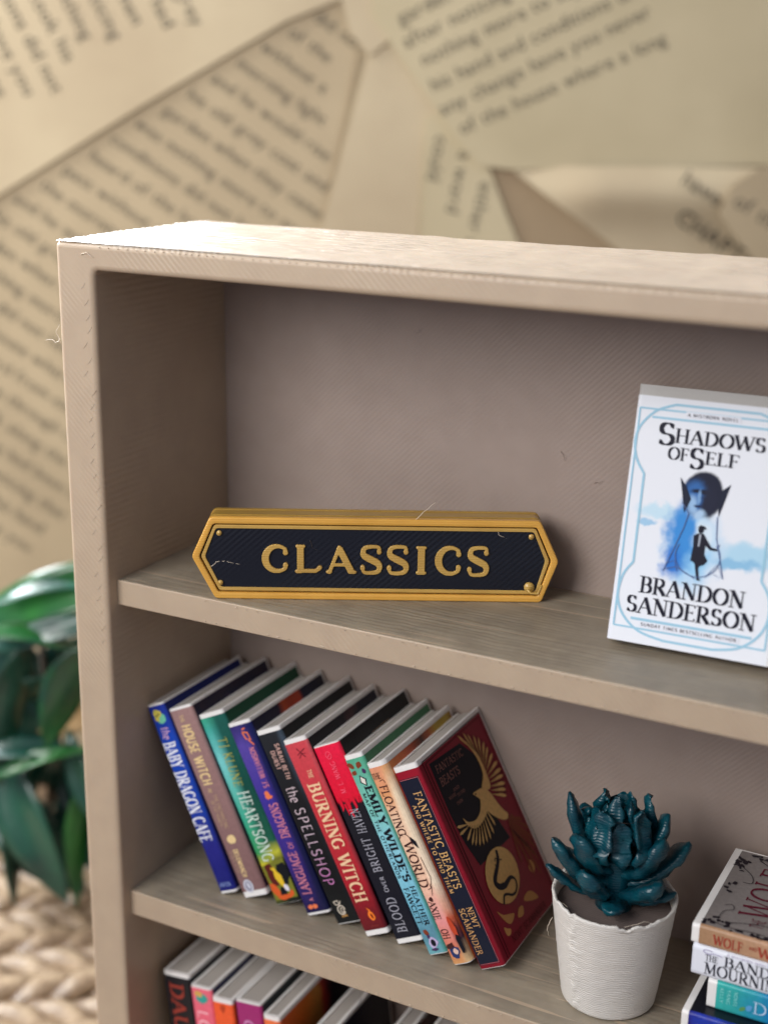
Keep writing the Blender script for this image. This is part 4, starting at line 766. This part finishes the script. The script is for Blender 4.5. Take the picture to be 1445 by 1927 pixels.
M_teal, nt, p = mat('teal_plastic', S(6, 66, 86), .33, .5, .05, (.02, .05, .06)); noise_color(nt, p, S(2, 54, 68), S(6, 74, 86), 6); ridges(nt, p, (0, radians(90), 0), .030, .32, .008, None, detailscale=22, dist_amt=4)
suc = empty('toy_succulent', 'dark teal toy succulent with thick pointed leaves planted in the white pot', 'plant', PC+Vector((0, 0, H_-.135)))
E1 = Vector((cos(YAW), sin(YAW), 0)); E2 = Vector((sin(YAW), -cos(YAW), 0))   # view right, towards viewer
def leaf(tip0, hb, wd, th=.45, rb=.08, curl=.5, jag=.02, seed=0, cup=.35, blunt=.66):
    tr, tu, tf = tip0; tu *= 1.13; hb *= 1.06; out = E1*tr+E2*tf; L = out.length or .01; o = out/L; side = Vector((-o.y, o.x, 0))
    n, m_ = 14, 12; P0 = o*rb+Vector((0, 0, hb)); P3 = out+Vector((0, 0, tu)); d_ = (P3-P0).length
    P1 = P0+o*d_*curl; P2 = P0.lerp(P3, .68)+o*d_*.06
    V = []
    for i in range(n+1):
        t = i/n; p = P0*(1-t)**3+P1*3*t*(1-t)**2+P2*3*t*t*(1-t)+P3*t**3
        dd = ((P1-P0)*3*(1-t)**2+(P2-P1)*6*t*(1-t)+(P3-P2)*3*t*t).normalized(); up_ = side.cross(dd).normalized()
        if up_.z < 0: up_ = -up_
        wv = wd/2*(.62+.48*sin(pi*t*.85))*max(0, 1-(max(0, t-blunt)/(1-blunt))**2.0)**.62
        wv = max(.016, wv); hv = wv*th*2*.6
        for k in range(m_):
            a = 2*pi*k/m_; x = cos(a)*wv; y = sin(a)*hv
            if y > 0: y -= cup*hv*(1-(x/wv)**2)*1.4
            q = p+side*x+up_*y
            nn = noise.noise(q*11+Vector((seed, 0, 0)))*jag+noise.noise(q*26+Vector((seed, 3, 0)))*jag*.6
            V.append(q+(side*cos(a)+up_*sin(a))*nn)
    Fc = [(i*m_+k, i*m_+(k+1) % m_, (i+1)*m_+(k+1) % m_, (i+1)*m_+k) for i in range(n) for k in range(m_)]
    Fc += [tuple(range(m_))[::-1], tuple(n*m_+k for k in range(m_))]
    o_ = flat('leaf', [tuple(v) for v in V], Fc, M_teal, suc, smooth=True)
    return o_
LV = [((-.74,.44,.05),.12,.15,.5), ((-.71,.76,.12),.30,.25,.5), ((-.52,1.12,-.10),.52,.24,.5), ((-.47,.86,.25),.44,.27,.5), ((.50,.98,.05),.50,.27,.5), ((.42,.84,.30),.42,.27,.55),
 ((.76,.66,.0),.28,.25,.5), ((.40,.44,.42),.20,.25,.6), ((.60,.26,.22),.10,.19,.5), ((-.10,.18,.48),.12,.20,.5), ((-.40,.52,.36),.20,.24,.6), ((.12,.95,-.5),.4,.26,.5), ((-.3,.8,-.55),.3,.26,.5), ((.55,.5,-.45),.15,.22,.5), ((-.55,.4,-.4),.12,.22,.5)]
for i, (t_, hb, wd_, th_) in enumerate(LV): leaf(t_, hb, wd_*1.12, th_, rb=.05, curl=.42, seed=i, jag=.03, blunt=.76)
for k in range(10):
    a = 2*pi*k/10+.35; leaf(((.32 if k%2 else .25)*cos(a), 1.04+.08*sin(k*2.3), (.30 if k%2 else .23)*sin(a)), .58, .20, .5, .05, .85, .06, 30+k, .8, .8)
for k in range(5):
    a = 2*pi*k/5+.7; leaf((.13*cos(a), 1.12+.06*sin(k*1.7), .12*sin(a)), .7, .15, .5, .03, .6, .06, 50+k, .3, .6)
bm = bmesh.new(); tube(bm, [(0, 0, 0), (0, 0, .3), (0, 0, .7), (0, 0, .85)], .15, 18)
for v in bm.verts: v.co += Vector((v.co.x, v.co.y, 0))*(.35*max(0, .25-v.co.z)*4+.1*noise.noise(v.co*9))
obj('stem', bm, M_teal, suc, True)
hair([E1*-.26+E2*.2+Vector((0,0,1.14)), E1*-.1+E2*.25+Vector((0,0,1.10)), E1*.2+E2*.25+Vector((0,0,1.12))], M_hair_d, suc, (0,0,0), .003)
hair([E1*-.2+E2*.25+Vector((0,0,.98)), E1*.0+E2*.3+Vector((0,0,.95)), E1*.25+E2*.24+Vector((0,0,1.06))], M_teal, suc, (0,0,0), .004)
# ------------------------------------------------------------------ woven mat and table
M_straw, nt, p = mat('dry_straw', S(205, 178, 152), .33, .5)
noise_color(nt, p, S(104, 80, 60), S(204, 180, 150), 1.6, (1, 1, 1)); 
tc = N(nt, 'ShaderNodeTexCoord'); mp = N(nt, 'ShaderNodeMapping'); mp.inputs['Scale'].default_value = (1.5, 22, 22); nt.links.new(tc.outputs['Object'], mp.inputs[0])
no = N(nt, 'ShaderNodeTexNoise', Scale=2, Detail=4); nt.links.new(mp.outputs[0], no.inputs['Vector']); bp = N(nt, 'ShaderNodeBump', Strength=.6, Distance=.03); nt.links.new(no.outputs['Fac'], bp.inputs['Height']); nt.links.new(bp.outputs[0], p.inputs['Normal'])
def lobe_mesh(seed):
    r = random.Random(seed); n, m_ = 10, 8; V = []
    for i in range(n+1):
        t = i/n; rr_ = .215*(sin(pi*(.06+.88*t))**.55)*(1+.1*(r.random()-.5)); x = (t-.5)*1.7; z = .2*sin(pi*t)
        for k in range(m_):
            a = 2*pi*k/m_; V.append((x, rr_*cos(a)*1.05, z+rr_*.8*sin(a)+.012*(r.random()-.5)))
    Fc = [(i*m_+k, i*m_+(k+1) % m_, (i+1)*m_+(k+1) % m_, (i+1)*m_+k) for i in range(n) for k in range(m_)]
    Fc += [tuple(range(m_))[::-1], tuple(n*m_+k for k in range(m_))]
    me = bpy.data.meshes.new('strand'); me.from_pydata(V, [], Fc); me.materials.append(M_straw)
    for f in me.polygons: f.use_smooth = True
    return me
LM = [lobe_mesh(s) for s in range(5)]
ZM = -12.30
mt = empty('woven_mat', 'braided dry straw mat lying under the bookcase, pale brown strands', 'mat', (0, 0, ZM))
MA = radians(38)                               # braid rows run this way
ux, uy = Vector((cos(MA), sin(MA), 0)), Vector((-sin(MA), cos(MA), 0))
bm = bmesh.new(); rm = random.Random(4); cnt = 0
for row in range(-16, 22):
    for k in range(-50, 52):
        for sd in (-1, 1):
            base = ux*(k*.66+(.33 if sd > 0 else 0))+uy*(row*1.32+sd*.33)
            if not (-9.5 < base.x < 13.5 and -3 < base.y < 7.6): continue
            ang = MA+sd*radians(31)+rm.uniform(-.12, .12)
            loc = base+Vector((rm.uniform(-.03, .03), rm.uniform(-.03, .03), rm.uniform(-.03, .05)))
            M_ = Matrix.Translation(loc) @ Matrix.Rotation(ang, 4, 'Z') @ Matrix.Rotation(rm.uniform(-.12, .12), 4, 'Y')
            near = -7.2 < base.x < -1.2 and 1.0 < base.y < 6.6
            if near and cnt < 290:
                o = bpy.data.objects.new('strand', LM[cnt % 5]); col.objects.link(o); o.parent = mt; o.matrix_local = M_; cnt += 1
            elif base.x < .2 or base.y < 0 or base.y > D-.5 or base.x > 12:
                for v in bmesh.ops.create_icosphere(bm, subdivisions=2, radius=1)['verts']:
                    v.co = M_ @ Vector((v.co.x*.85, v.co.y*.26, v.co.z*.22+.08))
o = obj('outer_strands', bm, M_straw, mt, True); o['kind'] = 'stuff'
M_table, nt, p = mat('dark_table', S(70, 54, 44), .5, .4); noise_color(nt, p, S(60, 44, 36), S(84, 64, 50), 1, (1, 8, 1))
bm = bmesh.new(); box(bm, -40, 45, -30, 40, ZM-1.2, ZM-.18); o = obj('tabletop', bm, M_table); o['kind'] = 'structure'; o['label'] = 'dark tabletop beneath the straw mat'
# ------------------------------------------------------------------ leafy plant behind, left
M_leaf, nt, p = mat('glossy_green_leaf', S(28, 92, 42), .28, .5, coat=.25); noise_color(nt, p, S(10, 54, 42), S(40, 108, 42), .9, lo=.3, hi=.7)
M_leaf2, nt, p = mat('dark_blue_green_leaf', S(14, 52, 44), .32, .5, coat=.25); noise_color(nt, p, S(10, 46, 44), S(30, 86, 68), .9)
M_dry = mat('dry_tan_leaf', S(168, 136, 92), .6, .3)[0]
def bigleaf(name, base, tip, wid, m, roll=0, droop=.14, fold=.22, parent=None):
    base, tip = Vector(base), Vector(tip); d = tip-base; L = d.length; d = d/L
    side = d.cross(Vector((0, 0, 1))); side = side.normalized() if side.length > .01 else Vector((1, 0, 0))
    side = (Matrix.Rotation(roll, 3, d) @ side); up_ = side.cross(d); n, m_ = 12, 6; V = []
    for i in range(n+1):
        t = i/n; c = base+d*L*t+up_*(droop*L*sin(pi*t)*.6); wv = wid/2*(sin(pi*t**.8)**.8)
        for k in range(-m_//2, m_//2+1):
            s_ = k/(m_/2); V.append(tuple(c+side*wv*s_+up_*(fold*wv*(abs(s_)-.0)+.02*sin(t*9+s_*3))))
    q = m_+1; Fc = [(i*q+k, i*q+k+1, (i+1)*q+k+1, (i+1)*q+k) for i in range(n) for k in range(m_)]
    o = flat(name, V, Fc, m, parent, smooth=True); sm = o.modifiers.new('thick', 'SOLIDIFY'); sm.thickness = .02
    return o
# positions measured about a point behind the case; Q(r, z, f): r right across the view, z height, f towards the viewer
WR = Vector((cos(YAW), sin(YAW), 0)); WF = Vector((sin(YAW), -cos(YAW), 0)); PB = Vector((-4.3, 4.9, 0))
Q = lambda r, z, f=0: PB+WR*r+WF*f+Vector((0, 0, z))
plant = empty('leafy_plant', 'glossy dark green leafy plant on the mat behind the left side of the bookcase', 'plant', (0, 0, 0))
pl = [  # base, tip, width, mat, roll
 (Q(-1.6,-6.9,-.3), Q(1.5,-5.9,-.2), 1.0, M_leaf, 1.1), (Q(-1.3,-6.5,.2), Q(.35,-6.1,.3), .42, M_leaf2, .3), (Q(-1.4,-7.2,.3), Q(.9,-6.6,.4), .5, M_leaf2, .9), (Q(.2,-6.4,.1), Q(1.4,-6.9,.1), .5, M_leaf2, 1.4),
 (Q(-1.5,-6.8,.5), Q(.25,-7.1,.6), .6, M_leaf, .2), (Q(.55,-6.9,.6), Q(-.2,-8.4,.9), 1.05, M_leaf, 1.35), (Q(-.6,-7.0,.4), Q(-1.1,-9.2,.6), .9, M_leaf2, 1.2),
 (Q(-.2,-7.7,.1), Q(-1.7,-8.9,.3), .9, M_leaf2, .9), (Q(-1.5,-8.8,.7), Q(.1,-8.9,.6), .55, M_leaf2, .4), (Q(-1.3,-9.2,.9), Q(.3,-8.7,.8), .35, M_leaf, .5),
 (Q(-.1,-8.6,.2), Q(.55,-10.2,.6), .55, M_leaf2, 1.3), (Q(.55,-8.9,.3), Q(.1,-11.25,.8), .75, M_leaf, 1.45), (Q(.9,-8.7,-.1), Q(.6,-11.3,.3), 1.0, M_leaf, 1.1),
 (Q(-.3,-8.9,-.2), Q(-1.0,-11.4,.5), 1.3, M_leaf2, 1.0), (Q(-1.2,-9.0,.2), Q(-.2,-11.2,.8), 1.0, M_leaf2, 1.2), (Q(-.5,-9.6,-.5), Q(.8,-10.9,-.3), 1.2, M_leaf2, 1.0),
 (Q(-1.9,-8.0,-.5), Q(-.4,-9.8,-.4), 1.4, M_leaf2, 1.2), (Q(.3,-7.4,-.8), Q(-1.1,-9.3,-.8), 1.5, M_leaf2, 1.3), (Q(1.5,-8.3,-.9), Q(.9,-9.9,-.8), .8, M_leaf2, 1.2),
 (Q(-.6,-10.4,-.6), Q(1.3,-11.6,-.3), 1.3, M_leaf2, 1.0), (Q(-1.7,-10.2,-.6), Q(-.2,-11.7,-.2), 1.3, M_leaf2, .9), (Q(-2,-7.3,-.9), Q(-.6,-8.6,-.9), 1.3, M_leaf2, 1.3), (Q(1.8,-9.6,-.8), Q(1.0,-11.2,-.5), 1.1, M_leaf, 1.2)]
for a, b_, w_, m_, r_ in pl: bigleaf('leaf', a, Vector(a).lerp(b_, 1.12), w_*.84, m_, r_, parent=plant)
bigleaf('dry_leaf', Q(-.7,-8.85,-.2), Q(1.2,-8.3,-.3), .5, M_dry, .9, parent=plant)
bigleaf('dry_leaf', Q(.7,-8.0,-.9), Q(1.4,-7.2,-.9), .8, M_dry, 1.3, parent=plant)
bm = bmesh.new()
for (a, b_) in ((Q(-.8,-12.1,-.6), Q(-.6,-7.0,-.4)), (Q(.3,-12.1,-.6), Q(.5,-8.0,-.4)), (Q(.4,-8.2,-.2), Q(1.6,-7.7,-.2)), (Q(-.8,-9.6,-.5), Q(.9,-9.0,-.3)), (Q(-.7,-8,-.4), Q(-1.6,-6.9,-.4))): tube(bm, [a, a.lerp(b_, .5)+WR*.12, b_], .06, 8)
obj('stems', bm, mat('dark_stem', S(60, 48, 34), .6)[0], plant, True)
# ------------------------------------------------------------------ wall of old book pages
W0 = Vector((-2.327, 12.025, 0))
def WL(a, b_, n=0): return W0+WR*a+WF*n+Vector((0, 0, b_))
M_wall = mat('backing_board', S(150, 130, 100), .8)[0]
bm = bmesh.new(); c8 = [WL(x, z, n) for n in (-.5, 0) for x, z in ((-14, ZM-.17), (18, ZM-.17), (18, 5.2), (-14, 5.2))]
vs = [bm.verts.new(c) for c in c8]
for q in ((0,1,2,3), (7,6,5,4), (0,4,5,1), (1,5,6,2), (2,6,7,3), (3,7,4,0)): bm.faces.new([vs[i] for i in q])
wall = obj('page_wall', bm, M_wall); wall['kind'] = 'structure'; wall['label'] = 'backdrop wall covered in overlapping yellowed book pages'
def papermat(name, c1, c2):
    m, nt, p = mat(name, S(*c1), .75, .25, .0); noise_color(nt, p, S(*c1), S(*c2), .45, detail=3, lo=.3, hi=.7); return m
PM = [papermat('aged_paper_'+n_, c1, c2) for n_, c1, c2 in (('warm', (214,198,166), (198,180,150)), ('tan', (202,184,152), (186,168,138)), ('pale', (212,198,164), (198,184,150)), ('brown', (180,158,128), (168,148,120)))]
M_print = mat('old_black_print', S(108, 102, 90), .8, .2)[0]
GC = {}
def glyph(ch):
    if ch in GC: return GC[ch]
    cu = bpy.data.curves.new('g', 'FONT'); cu.body = ch; cu.resolution_u = 2; o = bpy.data.objects.new('g', cu); col.objects.link(o)
    me = o.to_mesh(); v = [(p_.co.x, p_.co.y) for p_ in me.vertices]; f = [tuple(q.vertices) for q in me.polygons]
    o.to_mesh_clear(); bpy.data.objects.remove(o); bpy.data.curves.remove(cu)
    mx = max([q[0] for q in v] or [.25]); GC[ch] = (v, f, mx+.07); return GC[ch]
def inside(p_, poly):
    c = False; n = len(poly)
    for i in range(n):
        (x1_, y1_), (x2_, y2_) = poly[i], poly[(i+1) % n]
        if (y1_ > p_[1]) != (y2_ > p_[1]) and p_[0] < (x2_-x1_)*(p_[1]-y1_)/(y2_-y1_)+x1_: c = not c
    return c
WORDS = "had been in the garden when they came after noticing that there was nothing more to say she took his hand and conditions did not have any change have you never heard of the house where a long evening could pass without a word from either of them until the morning light came through the window again and he would rise to walk along the river with his old grey coat and the dog".split()
def page(name, poly, nf, m, rows=(), size=.31, seed=0, smooth_corner=False, bold=1.0):
    V = [WL(a, b_, nf(a, b_)) for a, b_ in poly]; V2 = [WL(a, b_, nf(a, b_)-.03) for a, b_ in poly]; n = len(poly)
    bm = bmesh.new(); A = [bm.verts.new(v) for v in V]; B = [bm.verts.new(v) for v in V2]; bm.faces.new(A); bm.faces.new(B[::-1])
    for i in range(n): bm.faces.new((A[i], B[i], B[(i+1) % n], A[(i+1) % n]))
    bmesh.ops.triangulate(bm, faces=[f for f in bm.faces if len(f.verts) > 4])
    o = obj(name, bm, m, wall); rw = random.Random(seed); wi = [seed*13]
    tv, tf = [], []
    for (p0, p1) in rows:
        dx, dy = p1[0]-p0[0], p1[1]-p0[1]; L = hypot(dx, dy); dx, dy = dx/L, dy/L; x = rw.uniform(0, .1)
        while x < L:
            wd_ = WORDS[wi[0] % len(WORDS)]; wi[0] += 1; lay = [glyph(c_) for c_ in wd_]; wl2 = sum(g[2] for g in lay)*size
            cs = [(p0[0]+dx*s-dy*h, p0[1]+dy*s+dx*h) for s in (x, x+wl2) for h in (0, size*.6)]
            if all(inside(c_, poly) for c_ in cs) and x+wl2 < L+.05:
                cx = x
                for g in lay:
                    b0 = len(tv)
                    for (gx, gy) in g[0]:
                        s, h = cx+gx*size, gy*size; a, b_ = p0[0]+dx*s-dy*h, p0[1]+dy*s+dx*h; tv.append(WL(a, b_, nf(a, b_)+.012))
                    tf += [tuple(b0+i for i in f) for f in g[1]]; cx += g[2]*size
            x += wl2+size*.32
    if tv: flat('page_print', tv, tf, M_print, o)
    return o
PG = {
'A': [(-14, 5), (-8.06, 4.9), (.3, 4.9), (-.91, 3.07), (-1.4, 2.88), (-1.86, 2.7), (-4.5, 1.2), (-7.22, -.44), (-14, -4.3)],
'B': [(-14, -4), (-7.2, 0), (-1.7, 3.2), (-.6, 3.5), (-.28, 2.54), (-.42, 2.08), (-.75, .49), (-1.29, -1.16), (-1.73, -12.3), (-14, -12.3)],
'C': [(-.42, 2.08), (-.3, 3.6), (1.6, 1.2), (.85, .8), (.6, -1.23), (.3, -12.3), (-1.6, -12.3), (-1.29, -1.16)],
'D': [(.65, 1.1), (1.4, 1.2), (1.8, .3), (2.18, -.62), (2.55, -1.4), (3.2, -12.3), (.2, -12.3), (.6, -1.23)],
'E': [(-.44, 4.9), (-.34, 2.81), (1.25, .66), (1.65, .24), (2.24, .17), (4.5, .24), (6.99, .31), (14, .5), (14, 4.9)],
'H': [(1.5, .5), (2.6, .5), (5.2, -1.2), (14, -7.5), (14, -12.3), (2.9, -12.3), (2.5, -1.4), (2.1, -.62)],
'G': [(6.19, -.04), (6.7, .3), (8.6, .5), (12, -3), (9, -4), (6.03, -.57)],
'S': [(-.95, 3.3), (-.8, 4.2), (-.2, 4), (.05, 2.45), (-.38, 2.12), (-.72, 2.53)]}
RE = [((0.05,2.72),(2.57,3.91)), ((-.05,2.10),(3.99,4.0)), ((0.1,1.74),(4.84,3.90)), ((.40,1.40),(5.34,3.6)), ((.72,1.03),(5.3,3.05)), ((1.12,.65),(4.9,2.40)), ((1.42,.33),(5.6,2.22))]
RE = [((.1,2.62),(2.9,4.0)), ((.2,2.22),(3.9,3.98)), ((.55,1.93),(4.5,3.80)), ((.75,1.50),(5.2,3.60)), ((.95,1.10),(4.95,3.02)), ((1.25,.75),(5.6,2.70))]
RA = [((-4.74-.41*i-.9, 3.82-.21*i+1.7), (-3.9-.42*i, 2.26-.215*i)) for i in range(-1, 12)]
RB = []
for i in range(34):
    sx_, sy_ = -1.0-.46*i, 3.05-.275*i
    RB.append(((sx_, sy_), (sx_+5.6, sy_-5.6*.66)))
RD = [((.86,.8),(.42,-1.4)), ((1.30,.55),(.9,-1.4)), ((1.70,.0),(1.38,-1.4)), ((2.1,-.48),(1.9,-1.4))]
RF = [((5.21,.06),(6.15,-.55)), ((6.33,.06),(8,-.9)), ((6.15,-.33),(8.5,-1.7)), ((6.6,.4),(8.5,-.3))]
pa = [page('book_page', PG['B'], lambda a, b_: .05, PM[1], RB, .33, 1), page('book_page', PG['C'], lambda a, b_: .12, PM[0], (), .3, 2), page('book_page', PG['D'], lambda a, b_: .16, PM[2], RD, .36, 3),
 page('book_page', PG['H'], lambda a, b_: .07, PM[3], (), .3, 4), page('book_page', PG['S'], lambda a, b_: .2, PM[0]),
 page('book_page', PG['A'], lambda a, b_: .20+.012*(-b_+a*.57), PM[0], RA, .36, 5)]
pa.append(page('book_page', PG['E'], lambda a, b_: .26-.015*b_, PM[2], RE, .345, 6))
# the folded page at lower right swells outwards from the wall below the upper sheet
nu, nv = 40, 24; V = []
for j in range(nv+1):
    for i in range(nu+1):
        a = 2.2+11.8*i/nu; t = j/nv; top = .235+.006*a; bot = min(top-.05, .9-.72*(a-1.3)) if True else 0
        bot = max(bot, -12); bot = .42-.705*(a-1.9) if a < 9 else .42-.705*7.1; b_ = top+(bot-top)*t
        V.append(WL(a, b_, .12+.42*math.exp(-((top-b_)-.45)**2/.28)*min(1, (a-2.2)/1.5)+.10*t))
fp = flat('book_page', V, [(j*(nu+1)+i, j*(nu+1)+i+1, (j+1)*(nu+1)+i+1, (j+1)*(nu+1)+i) for j in range(nv) for i in range(nu)], PM[0], wall, smooth=True)
page('book_page', PG['G'], lambda a, b_: .62+.03*b_, PM[1], RF[1:], .40, 8)
def words(name, text, p0, p1, size, n, parent, m=M_print):
    dx, dy = p1[0]-p0[0], p1[1]-p0[1]; L = hypot(dx, dy); dx, dy = dx/L, dy/L; cx = 0; tv, tf = [], []
    for ch in text:
        if ch == ' ': cx += .32*size; continue
        g = glyph(ch); b0 = len(tv)
        for gx, gy in g[0]:
            s, h = cx+gx*size, gy*size; tv.append(WL(p0[0]+dx*s-dy*h, p0[1]+dy*s+dx*h, n))
        tf += [tuple(b0+i for i in f) for f in g[1]]; cx += g[2]*size
    return flat(name, tv, tf, m, parent)
words('page_print', 'have', (5.25,.0), (6.1,-.5), .42, .62, fp); 
words('page_print', 'CHAPTER', (5.2,-.68), (6.9,-1.75), .44, .56, fp, mat('bold_black_print', S(40, 38, 36), .8, .2)[0])
for q in wall.children: pass
FINE = ('cover_strapline', 'strapline_lettering', 'subtitle_lettering', 'publisher_lettering', 'ornament', 'flower_print', 'strapline_gap', 'feather_lines', 'vine_leaves', 'vine_tendrils', 'painted_lines', 'crimson_drips', 'star_glow', 'leaf_print', 'teacup_picture', 'foot_emblem', 'plum_lines', 'gold_leaves', 'frame_lines', 'patch', 'crossed_mark', 'cover_line')
for o in bpy.data.objects:                     # print too fine to pick apart
    if o.parent and o.type == 'MESH' and o.name.split('.')[0] in FINE: o['kind'] = 'stuff'
print('objects', len(bpy.data.objects))
